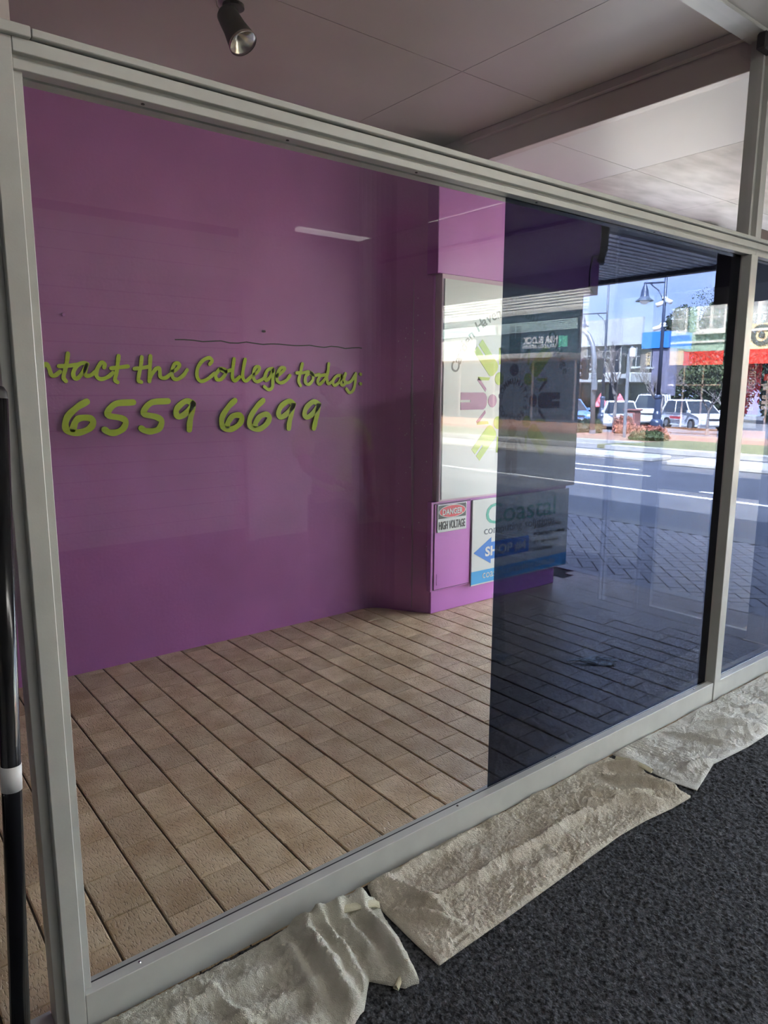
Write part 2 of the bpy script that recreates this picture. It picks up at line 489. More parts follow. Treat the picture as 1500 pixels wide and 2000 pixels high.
MB().box(4.88, 7.08, 3.38, 3.50, 2.76, 2.95).build('beam', M_DARK, awn, bevel=.01)
MB().box(4.88, 7.08, 3.374, 3.379, 2.758, 2.772).build('beam_edge', M_RIB, awn)
MB().box(5.95, 6.25, 3.26, 3.385, 2.73, 2.93).build('bracket', M_DARK, awn, bevel=.015)
MB().box(7.06, 7.16, -8, 12, 2.705, 3.35).build('fascia', M_DARK, awn, bevel=.01)
MB().box(3.42, 7.10, -8, 12, 3.17, 3.30).build('roof_deck', M_DARK, awn)

# ---- the building mass that shades all this
mass = structure('wall_upper', 'plain upper storey of the shop row above the awning')
MB().box(-4.1, 5.15, -9, 14, 3.30, 4.6).build('upper_storey', M_WALLIN, mass)
MB().box(-4.1, 3.40, -9, 14, 3.16, 3.31).build('slab', M_WALLIN, mass)
nb = structure('wall_neighbour', 'flank of the neighbouring shop behind the purple wall')
MB().box(-4.1, 4.60, 4.1, 14, -0.1, 3.2).build('neighbour_block', M_WALLIN, nb)

# ---- the other walls of the shop
wb = structure('wall_back')
slat = mat('white slat wall panel', (0.74, 0.72, 0.69), 0.5)
MB().box(-4.1, 5.2, -3.35, -3.22, 0, CEIL_IN).build('backing', M_DARK, wb)
for k in range(19):
    z = 0.12 + k * 0.15
    MB().box(-4.0, 3.35, -3.22, -3.20, z + .006, z + .146).build('slat', slat, wb)
MB().box(3.36, 5.1, -3.22, -3.19, 0, CEIL_IN).build('plain_panel', M_WALLIN, wb)
MB().box(3.33, 3.42, -3.22, -3.12, 0, 2.55).build('opening_jamb', M_WALLIN, wb, bevel=.004)
MB().box(-0.6, 3.42, -3.22, -3.12, 2.46, 2.55).build('opening_head', M_WALLIN, wb, bevel=.004)
wl = structure('wall_left')
MB().box(-4.1, -4.0, -3.3, 1.66, 0, CEIL_IN).build('plaster', M_WALLIN, wl)
MB().box(-4.1, -4.0, 1.66, 4.1, 0, 3.16).build('lane_end', M_DARK, wl)  # unseen lane end, made dark to cut light bounced onto the splay

# ================================================================== THE WINDOW FRAME
def screw(parent, x, y, z, ax):
    d = {'z': (0, 0, .0025), 'y': (0, -.0025, 0)}[ax]
    return MB().cyl((x, y, z), (x + d[0], y + d[1], z + d[2]), 0.0045, 0.003, 8).build('screw', M_ALUD if random.random() < .5 else M_STEEL, parent)
M_STEEL = mat('bright steel', (0.5, 0.5, 0.5), 0.25, metal=1.0)

PX0, PX1 = 0.321, 0.362          # left post
MX0, MX1 = 3.37, 3.43            # mullion
SILL_Z, HEAD_Z0, HEAD_Z1 = 0.098, 2.141, 2.214

def head_section(parent, x0, x1, xc=None):
    MB().box(xc or x0, x1, 1.593, 1.68, 2.199, 2.214).build('head_cap', M_ALU, parent, bevel=.0015)
    MB().box(x0, x1, FRY, 1.68, 2.170, 2.196).build('head_face', M_ALU, parent, bevel=.0012)
    MB().box(x0, x1, 1.622, 1.68, 2.158, 2.200).build('head_web', M_ALU, parent)
    MB().box(x0, x1, 1.611, 1.645, 2.141, 2.159).build('glazing_bead', M_ALU, parent, bevel=.0012)
    MB().box(x0, x1, 1.656, 1.69, 2.141, 2.160).build('outer_bead', M_ALU, parent)
def sill_section(parent, x0, x1, g0, g1):
    MB().box(x0, x1, FRY, 1.6375, 0.0, SILL_Z).build('sill', M_ALU, parent, bevel=.0015)
    MB().box(x0, x1, 1.6375, 1.6478, 0.0, SILL_Z - .006).build('gasket', M_GASKET, parent)
    MB().box(x0, x1, 1.6545, 1.69, 0.0, SILL_Z - .03).build('outer_sill', M_ALU, parent)

win1 = structure('window_1', 'main shopfront window bay, half covered with dark tint film')
MB().box(PX0, PX1, FRY, 1.68, 0, 2.17).build('post', M_ALU, win1, bevel=.0018)
MB().box(PX1, 0.381, 1.622, 1.647, SILL_Z, 2.145).build('post_bead', M_ALU, win1, bevel=.001)
MB().box(0.30, PX0, 1.628, 1.69, 0, 2.17).build('post_return', M_ALU, win1, bevel=.001)
MB().box(MX0, MX1, 1.60, 1.646, 0, 2.141).build('mullion', M_ALU, win1, bevel=.0018)
MB().box(MX0 + .004, MX1 - .004, 1.6465, 1.688, 0, 2.141).build('outer_mullion', M_ALU, win1)
sill_section(win1, PX1, MX0, 0.38, 3.37)
head_section(win1, PX1 + .001, MX1, 0.397)
for x in (0.50, 1.62, 2.16, 3.22):
    screw(win1, x, 1.626, SILL_Z, 'z')
for x in (0.62, 0.98, 1.40, 1.92, 2.62):
    MB().cyl((x, 1.628, 2.1412), (x, 1.628, 2.139), .004, n=6).build('screw', M_ALUD, win1)
MB().box(PX1 + .001, MX0 - .001, GY0, GY1, 0.075, 2.152).build('pane', M_GLASS, win1)
MB().box(0.36, 3.375, GY0 - .006, GY1 - .006, 2.206, 3.06).build('transom_pane', M_GLASS, win1)
# the transom light above the head: its posts run up to the ceiling
MB().box(0.30, 0.345, 1.60, 1.67, 2.214, 3.05).build('upper_post', M_ALU, win1, bevel=.0015)
MB().box(0.345, 0.368, 1.628, 1.672, 2.214, 3.05).build('upper_post_bead', M_CEIL, win1)
MB().box(MX0, MX1, 1.624, 1.682, 2.214, 3.06).build('upper_mullion', M_ALU, win1, bevel=.001)
MB().box(MX0 + .018, MX1 + .008, 1.60, 1.624, 2.214, 3.06).build('upper_mullion_cover', M_ALU, win1, bevel=.001)
MB().box(0.30, 4.45, 1.60, 1.70, 3.035, 3.12).build('top_channel', M_ALU, win1, bevel=.002)
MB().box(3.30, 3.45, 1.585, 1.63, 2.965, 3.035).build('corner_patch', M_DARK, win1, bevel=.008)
MB().box(-0.2, 0.395, 1.592, 1.68, 2.196, 2.216).build('head_joint_piece', M_ALU, win1, bevel=.0015)
MB().box(-0.2, PX1, FRY + .001, 1.68, 2.168, 2.195).build('head_return', M_ALU, win1)

win2 = structure('window_2', 'narrow shopfront window bay right of the mullion, tinted')
sill_section(win2, MX1, 4.40, 3.43, 4.40)
head_section(win2, MX1, 4.40)
MB().box(MX1 + .001, 4.40, GY0, GY1, 0.075, 2.152).build('pane', M_GLASS, win2)
MB().box(MX1, 4.40, GY0 - .006, GY1 - .006, 2.206, 3.04).build('transom_pane', M_GLASS, win2)
MB().box(4.40, 4.47, 1.585, 1.69, 0, 3.04).build('corner_post', M_ALU, win2, bevel=.002)

win3 = structure('window_3', 'clear glazed panel left of the aluminium post')
MB().box(-1.30, 0.30, 1.640, 1.70, 0.0, 0.022).build('threshold', M_ALU, win3, bevel=.001)
MB().box(-1.30, 0.30, 1.612, 1.642, 0.0, 0.012).build('threshold_lip', M_ALUD, win3)
MB().box(-1.30, 0.30, GY0, GY1, 0.022, 2.17).build('pane', M_GLASS, win3)
MB().box(-1.30, 0.30, 1.62, 1.69, 2.17, 2.20).build('head', M_ALU, win3)
MB().box(-1.30, 0.30, GY0 - .006, GY1 - .006, 2.216, 3.04).build('transom_pane', M_GLASS, win3)
MB().box(-1.40, -1.30, 1.60, 1.70, 0, 3.05).build('post', M_ALU, win3)
MB().box(-4.0, -1.40, 1.62, 1.68, 0, 3.05).build('wall_infill', M_WALLIN, win3)

film = tag(MB().box(1.793, MX0 - .006, GY0 - .0012, GY0 - .0006, SILL_Z - .004, 2.1405).build('window_film', M_FILM), 'dark blue-black tint film on the right half of the main pane', 'window film')
film2 = tag(MB().box(MX1 + .004, 4.395, GY0 - .0012, GY0 - .0006, SILL_Z - .004, 2.1405).build('window_film', M_FILM), 'dark tint film on the narrow pane right of the mullion', 'window film')

# ---- shop door and display window facing the street (seen mirrored in the glass)
door = structure('door_1', 'glazed aluminium shop door with a mid rail')
DX0, DX1 = 4.425, 4.465
MB().box(DX0, DX1, 1.362, 1.46, 0.0, 2.16).build('stile', M_ALU, door, bevel=.002)
MB().box(DX0, DX1, 0.60, 0.692, 0.0, 2.16).build('stile', M_ALU, door, bevel=.002)
MB().box(DX0, DX1, 0.692, 1.362, 0.0, 0.052).build('bottom_rail', M_ALU, door, bevel=.002)
MB().box(DX0, DX1, 0.692, 1.362, 0.88, 1.005).build('mid_rail', M_WALLIN, door, bevel=.002)
MB().box(DX0, DX1, 0.692, 1.362, 2.06, 2.16).build('top_rail', M_ALU, door, bevel=.002)
MB().box(4.442, 4.448, 0.69, 1.364, 0.05, 0.882).build('lower_pane', M_GLASS, door)
MB().box(4.442, 4.448, 0.69, 1.364, 1.003, 2.062).build('upper_pane', M_GLASS, door)
win4 = structure('window_4', 'street display window and sidelight of the shop')
MB().box(DX0, DX1, 1.46, 1.585, 0, 3.05).box(DX0, DX1, 0.575, 0.60, 0, 2.2).build('door_jamb', M_ALU, win4)
MB().box(DX0 - .01, DX1 + .01, 0.30, 1.585, 2.16, 3.05).build('over_panel', M_DARK, win4)
MB().box(DX0, DX1, 0.268, 0.282, 0.0, 3.05).build('corner_post', M_ALU, win4)
MB().box(DX0, DX1, 0.300, 0.312, 0.0, 2.16).build('sidelight_stile', M_ALU, win4)
MB().box(4.442, 4.448, 0.312, 0.575, 0.03, 2.16).build('sidelight_pane', M_GLASS, win4)
MB().box(4.465, 5.10, 0.255, 0.285, 0.0, 0.15).build('return_skirt', M_CONC, win4)
MB().box(4.465, 5.08, 0.268, 0.274, 0.15, 2.90).build('return_pane', M_GLASS, win4)
MB().box(5.08, 5.13, -2.25, 0.285, 0.0, 0.15).build('skirt', M_CONC, win4)
MB().box(5.08, 5.13, 0.235, 0.285, 0.15, 2.95).box(5.08, 5.13, -2.28, -2.22, .15, 2.95).build('display_post', M_ALU, win4)
MB().box(5.10, 5.106, -2.23, 0.24, 0.15, 2.90).build('display_pane', M_GLASS, win4)
MB().box(5.05, 5.14, -5.0, 0.285, 2.90, 3.17).build('display_head', M_DARK, win4)
MB().box(5.06, 5.16, -5.0, -2.28, 0.0, 3.17).build('wall_panel', M_WALLIN, win4)

# ================================================================== LETTERING AND SIGNS
def catmull(pts, n=6):
    P = [Vector(p) for p in pts]
    if len(P) < 3: return P
    Q = [P[0] * 2 - P[1]] + P + [P[-1] * 2 - P[-2]]
    out = []
    for i in range(1, len(Q) - 2):
        for k in range(n):
            t = k / n
            out.append(0.5 * ((2 * Q[i]) + (-Q[i - 1] + Q[i + 1]) * t + (2 * Q[i - 1] - 5 * Q[i] + 4 * Q[i + 1] - Q[i + 2]) * t * t + (-Q[i - 1] + 3 * Q[i] - 3 * Q[i + 1] + Q[i + 2]) * t ** 3))
    out.append(P[-1])
    return out
WORDS = [('C', [[(0.721, 1.675), (0.732, 1.694), (0.719, 1.704), (0.668, 1.673), (0.625, 1.613), (0.625, 1.565), (0.663, 1.553), (0.729, 1.602)]]), ('o', [[(0.804, 1.648), (0.771, 1.603), (0.78, 1.566), (0.818, 1.579), (0.837, 1.624), (0.816, 1.648), (0.843, 1.617), (0.892, 1.642)]]), ('n', [[(0.891, 1.593), (0.902, 1.627), (0.913, 1.649), (0.925, 1.653), (0.935, 1.632), (0.943, 1.601), (0.959, 1.597), (0.985, 1.617)]]), ('t', [[(1.029, 1.708), (1.022, 1.67), (1.011, 1.629), (1.0, 1.589), (1.01, 1.57)], [(0.982, 1.644), (1.024, 1.647), (1.069, 1.653)]]), ('a', [[(1.121, 1.658), (1.098, 1.663), (1.069, 1.648), (1.049, 1.613), (1.053, 1.586), (1.07, 1.587), (1.098, 1.619), (1.118, 1.655), (1.107, 1.619), (1.111, 1.599), (1.134, 1.602), (1.159, 1.62)]]), ('c', [[(1.204, 1.642), (1.208, 1.66), (1.191, 1.666), (1.168, 1.632), (1.163, 1.597), (1.186, 1.582), (1.222, 1.595), (1.248, 1.616)]]), ('t', [[(1.283, 1.704), (1.276, 1.665), (1.266, 1.616), (1.257, 1.58), (1.269, 1.567)], [(1.24, 1.639), (1.279, 1.644), (1.329, 1.651)]]), ('t', [[(1.406, 1.702), (1.398, 1.655), (1.385, 1.606), (1.381, 1.578), (1.396, 1.569)], [(1.363, 1.639), (1.403, 1.644), (1.448, 1.653)]]), ('h', [[(1.454, 1.709), (1.448, 1.65), (1.441, 1.573)], [(1.443, 1.588), (1.456, 1.61), (1.48, 1.64), (1.498, 1.646), (1.502, 1.627), (1.504, 1.598), (1.53, 1.592), (1.564, 1.615)]]), ('e', [[(1.568, 1.625), (1.599, 1.641), (1.616, 1.664), (1.607, 1.675), (1.586, 1.667), (1.571, 1.628), (1.576, 1.593), (1.603, 1.587), (1.638, 1.61), (1.66, 1.639)]]), ('C', [[(1.797, 1.673), (1.813, 1.694), (1.794, 1.709), (1.756, 1.692), (1.725, 1.654), (1.717, 1.606), (1.736, 1.578), (1.774, 1.586), (1.825, 1.622)]]), ('o', [[(1.856, 1.646), (1.832, 1.614), (1.839, 1.588), (1.866, 1.59), (1.894, 1.622), (1.891, 1.645), (1.862, 1.65), (1.887, 1.633), (1.93, 1.643)]]), ('l', [[(1.952, 1.708), (1.942, 1.651), (1.937, 1.602), (1.952, 1.581), (1.984, 1.604)]]), ('l', [[(2.024, 1.707), (2.01, 1.653), (2.004, 1.603), (2.024, 1.581), (2.065, 1.611)]]), ('e', [[(2.074, 1.614), (2.107, 1.639), (2.116, 1.662), (2.096, 1.665), (2.079, 1.64), (2.077, 1.596), (2.097, 1.578), (2.131, 1.59), (2.157, 1.606)]]), ('g', [[(2.209, 1.657), (2.175, 1.649), (2.153, 1.612), (2.16, 1.586), (2.186, 1.605), (2.213, 1.653), (2.207, 1.598), (2.202, 1.546), (2.176, 1.531), (2.147, 1.549)]]), ('e', [[(2.233, 1.611), (2.277, 1.64), (2.291, 1.661), (2.265, 1.662), (2.24, 1.628), (2.237, 1.587), (2.262, 1.572), (2.302, 1.588), (2.329, 1.618)]]), ('t', [[(2.42, 1.691), (2.405, 1.638), (2.391, 1.585), (2.404, 1.556)], [(2.378, 1.634), (2.419, 1.635), (2.464, 1.643)]]), ('o', [[(2.478, 1.639), (2.445, 1.616), (2.44, 1.578), (2.463, 1.564), (2.495, 1.59), (2.496, 1.628), (2.473, 1.638), (2.505, 1.621), (2.547, 1.627)]]), ('d', [[(2.602, 1.626), (2.556, 1.618), (2.533, 1.586), (2.546, 1.565), (2.584, 1.595), (2.609, 1.634), (2.619, 1.696)], [(2.611, 1.649), (2.603, 1.61), (2.613, 1.57), (2.646, 1.584)]]), ('a', [[(2.719, 1.624), (2.68, 1.619), (2.651, 1.588), (2.66, 1.56), (2.695, 1.576), (2.724, 1.62), (2.714, 1.572), (2.734, 1.561), (2.754, 1.581)]]), ('y', [[(2.751, 1.636), (2.739, 1.596), (2.758, 1.577), (2.798, 1.589), (2.834, 1.637)], [(2.834, 1.637), (2.828, 1.573), (2.813, 1.529), (2.783, 1.513), (2.758, 1.537)]]), (':', [[(2.872, 1.635), (2.876, 1.633)]]), (':', [[(2.872, 1.572), (2.876, 1.57)]])]
DIGITS = [('6', [[(1.105, 1.466), (1.055, 1.437), (1.006, 1.39), (0.992, 1.343), (1.007, 1.314), (1.058, 1.308), (1.111, 1.328), (1.131, 1.36), (1.114, 1.381), (1.068, 1.382), (1.044, 1.366), (1.027, 1.327)]]), ('5', [[(1.346, 1.461), (1.25, 1.452), (1.207, 1.398), (1.276, 1.378), (1.3, 1.358), (1.285, 1.322), (1.247, 1.302), (1.211, 1.303), (1.187, 1.319)]]), ('5', [[(1.54, 1.466), (1.444, 1.457), (1.4, 1.401), (1.466, 1.381), (1.498, 1.358), (1.483, 1.316), (1.443, 1.302), (1.404, 1.306), (1.382, 1.32)]]), ('9', [[(1.686, 1.453), (1.645, 1.465), (1.595, 1.43), (1.584, 1.398), (1.6, 1.378), (1.642, 1.397), (1.678, 1.435), (1.689, 1.453), (1.677, 1.403), (1.664, 1.35), (1.658, 1.304)]]), ('6', [[(1.948, 1.466), (1.907, 1.431), (1.865, 1.374), (1.86, 1.331), (1.879, 1.303), (1.926, 1.3), (1.975, 1.328), (1.991, 1.364), (1.969, 1.381), (1.928, 1.373), (1.899, 1.337), (1.895, 1.319)]]), ('6', [[(2.136, 1.465), (2.093, 1.428), (2.05, 1.37), (2.04, 1.326), (2.064, 1.3), (2.11, 1.295), (2.157, 1.323), (2.178, 1.36), (2.155, 1.382), (2.112, 1.369), (2.082, 1.333), (2.079, 1.317)]]), ('9', [[(2.352, 1.441), (2.317, 1.46), (2.263, 1.43), (2.241, 1.389), (2.257, 1.362), (2.297, 1.38), (2.343, 1.425), (2.349, 1.441), (2.333, 1.38), (2.318, 1.327), (2.313, 1.292)]]), ('9', [[(2.54, 1.439), (2.498, 1.455), (2.447, 1.42), (2.43, 1.378), (2.45, 1.358), (2.488, 1.377), (2.53, 1.423), (2.539, 1.439), (2.525, 1.376), (2.51, 1.322), (2.5, 1.287)]])]
def stroke_letter(name, strokes, w, parent, y0=3.899, y1=3.8885):
    """brush stroke letter: a flat plate with rounded ends and a separate darker edge"""
    face = MB(); side = MB()
    for s in strokes:
        pts = catmull([(a, b) for a, b in s], 6)
        pts = [Vector((p[0], p[1])) for p in pts]
        m = len(pts)
        L = []; R = []
        for i, p in enumerate(pts):
            d = pts[min(i + 1, m - 1)] - pts[max(i - 1, 0)]
            if d.length < 1e-7: d = Vector((1, 0))
            d.normalize(); nrm = Vector((-d.y, d.x))
            e = 1.0 + 0.06 * math.sin(i * .7)
            L.append(p + nrm * w / 2 * e); R.append(p - nrm * w / 2 * e)
        d0 = (pts[0] - pts[1]).normalized(); d1 = (pts[-1] - pts[-2]).normalized()
        def cap(c, d):
            nrm = Vector((-d.y, d.x))
            return [c + nrm * (w / 2) * math.cos(t) + d * (w / 2) * math.sin(t) for t in np.linspace(0, math.pi, 8)]
        # the ribbon, quad by quad, and the two end caps; tiny steps in depth keep crossings clean
        yy = y1 - 0.0002 * random.random()
        vs = []; fs = []
        for i in range(m):
            vs += [(L[i].x, yy, L[i].y), (R[i].x, yy, R[i].y)]
        for i in range(m - 1): fs.append((2 * i, 2 * i + 1, 2 * i + 3, 2 * i + 2))
        face.add(vs, fs)
        for c, d in ((pts[0], d0), (pts[-1], d1)):
            q = cap(c, d)
            face.add([(p.x, yy, p.y) for p in q], [tuple(range(len(q)))])
            side.add([(p.x, yy + .0005, p.y) for p in q] + [(p.x, y0, p.y) for p in q], [(k, k + 1, len(q) + k + 1, len(q) + k) for k in range(len(q) - 1)])
        for S in (L, R):
            side.add([(p.x, yy + .0005, p.y) for p in S] + [(p.x, y0, p.y) for p in S], [(k, k + 1, m + k + 1, m + k) for k in range(m - 1)])
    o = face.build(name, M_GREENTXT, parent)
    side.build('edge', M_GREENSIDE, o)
    return o
words = thing('wall_lettering', 'lime green brush script on the purple wall reading Contact the College today:', 'lettering', (1.8, 3.9, 1.5))
for ch, st in WORDS:
    stroke_letter('letter', st, 0.0205, words)
digits = thing('phone_number', 'large lime green digits 6559 6699 on the purple wall', 'lettering', (1.8, 3.9, 1.25))
for ch, st in DIGITS:
    stroke_letter('digit', st, 0.033, digits)

def font_mesh(name, txt, size, material, M, extrude=0.0008, xs=1.0, align='LEFT', shear=0.0, bold=0.0, spacing=1.0):
    c = bpy.data.curves.new(name, 'FONT')
    c.body = txt; c.size = size; c.extrude = extrude; c.align_x = align; c.shear = shear; c.offset = bold; c.space_character = spacing
    c.resolution_u = 3
    t = bpy.data.objects.new(name, c); COL.objects.link(t)
    dg = bpy.context.evaluated_depsgraph_get()
    me = bpy.data.meshes.new_from_object(t.evaluated_get(dg))
    bpy.data.objects.remove(t, do_unlink=True); bpy.data.curves.remove(c)
    me.name = name
    me.transform(M @ Matrix.Diagonal((xs, 1, 1, 1)))
    me.materials.clear(); me.materials.append(material)
    return me
def face_south(x, y, z):          # reads for somebody looking towards +Y
    return Matrix(((1, 0, 0, x), (0, 0, -1, y), (0, 1, 0, z), (0, 0, 0, 1)))
def face_west(x, y, z):           # reads for somebody looking towards +X
    return Matrix(((0, 0, -1, x), (-1, 0, 0, y), (0, 1, 0, z), (0, 0, 0, 1)))
def width_of(me, ax):
    c = np.empty(len(me.vertices) * 3); me.vertices.foreach_get('co', c); c = c.reshape(-1, 3)[:, ax]
    return c.min(), c.max()
def fit_text(name, txt, x0, x1, z0, size, material, parent, y, **kw):
    """text on a board facing -Y, stretched to run from x0 to x1 with its baseline at z0"""
    me = font_mesh(name, txt, size, material, face_south(0, 0, 0), **kw)
    a, b = width_of(me, 0)
    s = (x1 - x0) / (b - a)
    me.transform(Matrix.Translation((x0, y, z0)) @ Matrix.Diagonal((s, 1, 1, 1)) @ Matrix.Translation((-a, 0, 0)))
    return link(name, me, parent)

# ---- college sign
M_SIGNW = mat('white sign sheet', (0.50, 0.535, 0.53), 0.30)
M_FRAMEP = mat('pale mauve timber edge', (0.50, 0.36, 0.46), 0.5)
M_LOGOG = mat('lime green vinyl', (0.34, 0.47, 0.02), 0.4)
M_LOGOP = mat('plum purple vinyl', (0.28, 0.095, 0.22), 0.4)
M_LOGOD = mat('dark indigo vinyl', (0.045, 0.025, 0.07), 0.4)
M_GREYT = mat('grey vinyl', (0.13, 0.135, 0.125), 0.45)
SY = 3.455                      # face of the board
sign = thing('college_sign', 'big white sign with a ring of green and purple figures on the pillar', 'sign', (3.93, 3.50, 0.80))
MB().box(3.206, 4.672, SY + .008, 3.53, 0.792, 2.262).build('backing_board', M_FRAMEP, sign, bevel=.002)
MB().box(3.224, 3.899, SY, SY + .010, 0.806, 2.232).build('panel', M_SIGNW, sign)
MB().box(3.9015, 4.655, SY, SY + .010, 0.806, 2.232).build('panel', M_SIGNW, sign)
LC = (3.905, 1.459)
def place(loc2, ang, r, y):     # logo space: +v points outwards
    c, s = math.cos(ang), math.sin(ang)
    return [(LC[0] + c * (r + v) - s * u, y, LC[1] + s * (r + v) + c * u) for u, v in loc2]
def logo_plate(shape, ang, material, parent, name):
    n = len(shape)
    a = place(shape, ang, 0, SY - .0016); b = place(shape, ang, 0, SY + .0002)
    mb = MB().add(a + b, [tuple(range(n)), tuple(range(2 * n - 1, n - 1, -1))] + [(i, n + i, n + (i + 1) % n, (i + 1) % n) for i in range(n)])
    return mb.build(name, material, parent)
for k in range(8):
    ang = math.radians(45 * k)
    m = M_LOGOG if k % 2 else (M_LOGOP if k == 4 else M_LOGOD)
    fig = thing('figure', None, None, (LC[0] + .3 * math.cos(ang), SY, LC[1] + .3 * math.sin(ang)))
    fig.parent = sign; fig.matrix_parent_inverse = Matrix.Translation(-sign.location)
    head = [(0.045 * math.sin(t), 0.215 + 0.043 * math.cos(t)) for t in np.linspace(0, 2 * math.pi, 20, endpoint=False)]
    logo_plate(head, ang, m, fig, 'head')
    body = [(-.058, .305), (-.048, .285), (-.025, .272), (.025, .272), (.048, .285), (.058, .305), (.058, .522), (.008, .522), (.008, .43), (-.008, .43), (-.008, .522), (-.058, .522)]
    logo_plate(body, ang, m, fig, 'body')
    for sgn in (-1, 1):
        arm = [(sgn * .062, .286), (sgn * .083, .280), (sgn * .158, .355), (sgn * .140, .370)]
        logo_plate(arm if sgn > 0 else arm[::-1], ang, m, fig, 'arm')
def ring_text(txt, r, size, a0, a1, material, parent, name, inward=False, bold=0.0, xs=1.0):
    """letters one by one round the circle, from angle a0 to a1 (degrees, anticlockwise from +x)"""
    objs = []
    n = len(txt)
    for i, ch in enumerate(txt):
        if ch == ' ': continue
        a = math.radians(a0 + (a1 - a0) * i / max(1, n - 1))
        rot = a - math.pi / 2 if not inward else a + math.pi / 2
        M = Matrix.Translation((LC[0] + r * math.cos(a), SY - .0008, LC[1] + r * math.sin(a))) @ Matrix.Rotation(-rot, 4, 'Y') @ face_south(0, 0, 0)
        objs.append(link(name, font_mesh(name, ch, size, material, M, extrude=.0008, align='CENTER', bold=bold, xs=xs), parent))
    return objs
ring_text('Camden Haven Community College', 0.585, 0.100, 159, 21, M_GREYT, sign, 'letter', bold=.0010)
ring_text('COMMUNITY', 0.118, 0.056, 168, 12, M_LOGOD, sign, 'letter', bold=.0012)
ring_text('COLLEGES', 0.156, 0.056, 202, 338, M_LOGOD, sign, 'letter', inward=True, bold=.0012)
for a in (0, 180):
    MB().cyl((LC[0] + .13 * math.cos(math.radians(a)), SY + .001, LC[1]), (LC[0] + .13 * math.cos(math.radians(a)), SY - .0012, LC[1]), .007, n=8).build('dot', M_LOGOD, sign)

# ---- high voltage warning
M_RED = mat('faded red print', (0.55, 0.045, 0.06), 0.45)
dz = thing('danger_sign', 'small DANGER HIGH VOLTAGE warning plate on the purple cabinet', 'sign', (3.345, 3.48, 0.575))
DY = 3.472
MB().box(3.208, 3.482, DY, DY + .008, 0.578, 0.770).build('plate', M_SIGNW, dz, bevel=.0015)
MB().box(3.216, 3.474, DY - .0010, DY + .001, 0.672, 0.763).build('black_field', M_BLACK, dz)
def ellipse(cx, cz, rx, rz, y, material, parent, name, n=28):
    P = [(cx + rx * math.cos(t), cz + rz * math.sin(t)) for t in np.linspace(0, 2 * math.pi, n, endpoint=False)]
    return MB().prism(P, y, y + .0012, 'y').build(name, material, parent)
ellipse(3.345, 0.7175, .126, .0445, DY - .0020, M_SIGNW, dz, 'oval_rim')
ellipse(3.345, 0.7175, .119, .0395, DY - .0030, M_RED, dz, 'oval')
fit_text('lettering', 'DANGER', 3.250, 3.440, 0.697, 0.056, M_SIGNW, dz, DY - .0040, bold=.0016)
fit_text('lettering', 'HIGH VOLTAGE', 3.222, 3.468, 0.598, 0.078, M_BLACK, dz, DY - .0010, bold=.0014)
for x in (3.214, 3.476):
    for z in (0.584, 0.764): MB().cyl((x, DY, z), (x, DY - .003, z), .0035, n=6).build('screw', M_STEEL, dz)

# ---- computer shop sign
M_TEAL = mat('teal print', (0.06, 0.33, 0.25), 0.45)
M_BLUE = mat('blue arrow print', (0.03, 0.17, 0.52), 0.4)
M_CYAN = mat('cyan blue print', (0.04, 0.30, 0.60), 0.4)
M_GREYP = mat('slate print', (0.12, 0.15, 0.18), 0.45)
cs = thing('shop_sign', 'white sign with teal Coastal lettering and a blue arrow reading SHOP #4', 'sign', (4.07, 3.49, 0.15))
CY = 3.468
MB().box(3.538, 4.615, CY, CY + .012, 0.148, 0.772).build('board', M_SIGNW, cs, bevel=.001)
MB().box(3.538, 4.615, CY - .001, CY + .001, 0.158, 0.252).build('blue_band', M_CYAN, cs)
fit_text('lettering', 'Coastal', 3.672, 4.452, 0.583, 0.215, M_TEAL, cs, CY - .001)
fit_text('lettering', 'computing', 3.660, 4.062, 0.512, 0.085, M_GREYP, cs, CY - .001)
fit_text('lettering', 'solutions', 4.100, 4.448, 0.512, 0.085, M_GREYP, cs, CY - .001)
arrow = [(3.556, .388), (3.735, .485), (3.735, .449), (4.148, .449), (4.148, .323), (3.735, .323), (3.735, .290)]
MB().prism(arrow, CY - .0012, CY + .001, 'y').build('arrow', M_BLUE, cs)
fit_text('lettering', 'SHOP #4', 3.672, 4.118, 0.352, 0.095, M_SIGNW, cs, CY - .0025, bold=.003)
for k, tx in enumerate(('# Business IT Services', '# Cloud Hosting Solutions', '# PC Sales & Repairs', '# Virus Removal')):
    fit_text('lettering', tx, 4.205, (4.535, 4.575, 4.505, 4.435)[k], (.492, .432, .371, .312)[k], 0.042, M_BLACK, cs, CY - .001, shear=.25)
fit_text('lettering', 'coastalcomputing.com.au', 3.652, 4.462, 0.190, 0.085, M_SIGNW, cs, CY - .0025)

# ================================================================== SPOT LAMP UNDER THE ALCOVE CEILING
M_BROWN = mat('dark brown enamel', (0.035, 0.025, 0.020), 0.5, var=.2, vscale=30)
M_REFL = mat('silvered lamp reflector', (0.62, 0.58, 0.52), 0.22, metal=1.0, var=.15, vscale=50)
M_LENS = glass_mat('lamp lens', tint=(.9, .88, .85), boost=1.6)
lamp = thing('spot_lamp', 'brown swivel spotlight hanging from the pinkish alcove ceiling', 'lamp', (1.50, 2.95, 3.10))
pF = Vector((1.516, 2.862, 2.932)); pB = Vector((1.485, 2.930, 3.050))
ax = (pF - pB).normalized()
Ml = ax.to_track_quat('Z', 'Y').to_matrix().to_4x4()
L0 = (pF - pB).length
MB().lathe([(.001, -.01), (.036, -.008), (.042, 0), (.045, .03), (.048, L0 * .55), (.058, L0 - .004), (.058, L0)], pB, 24, Ml).build('housing', M_BROWN, lamp, smooth=True)
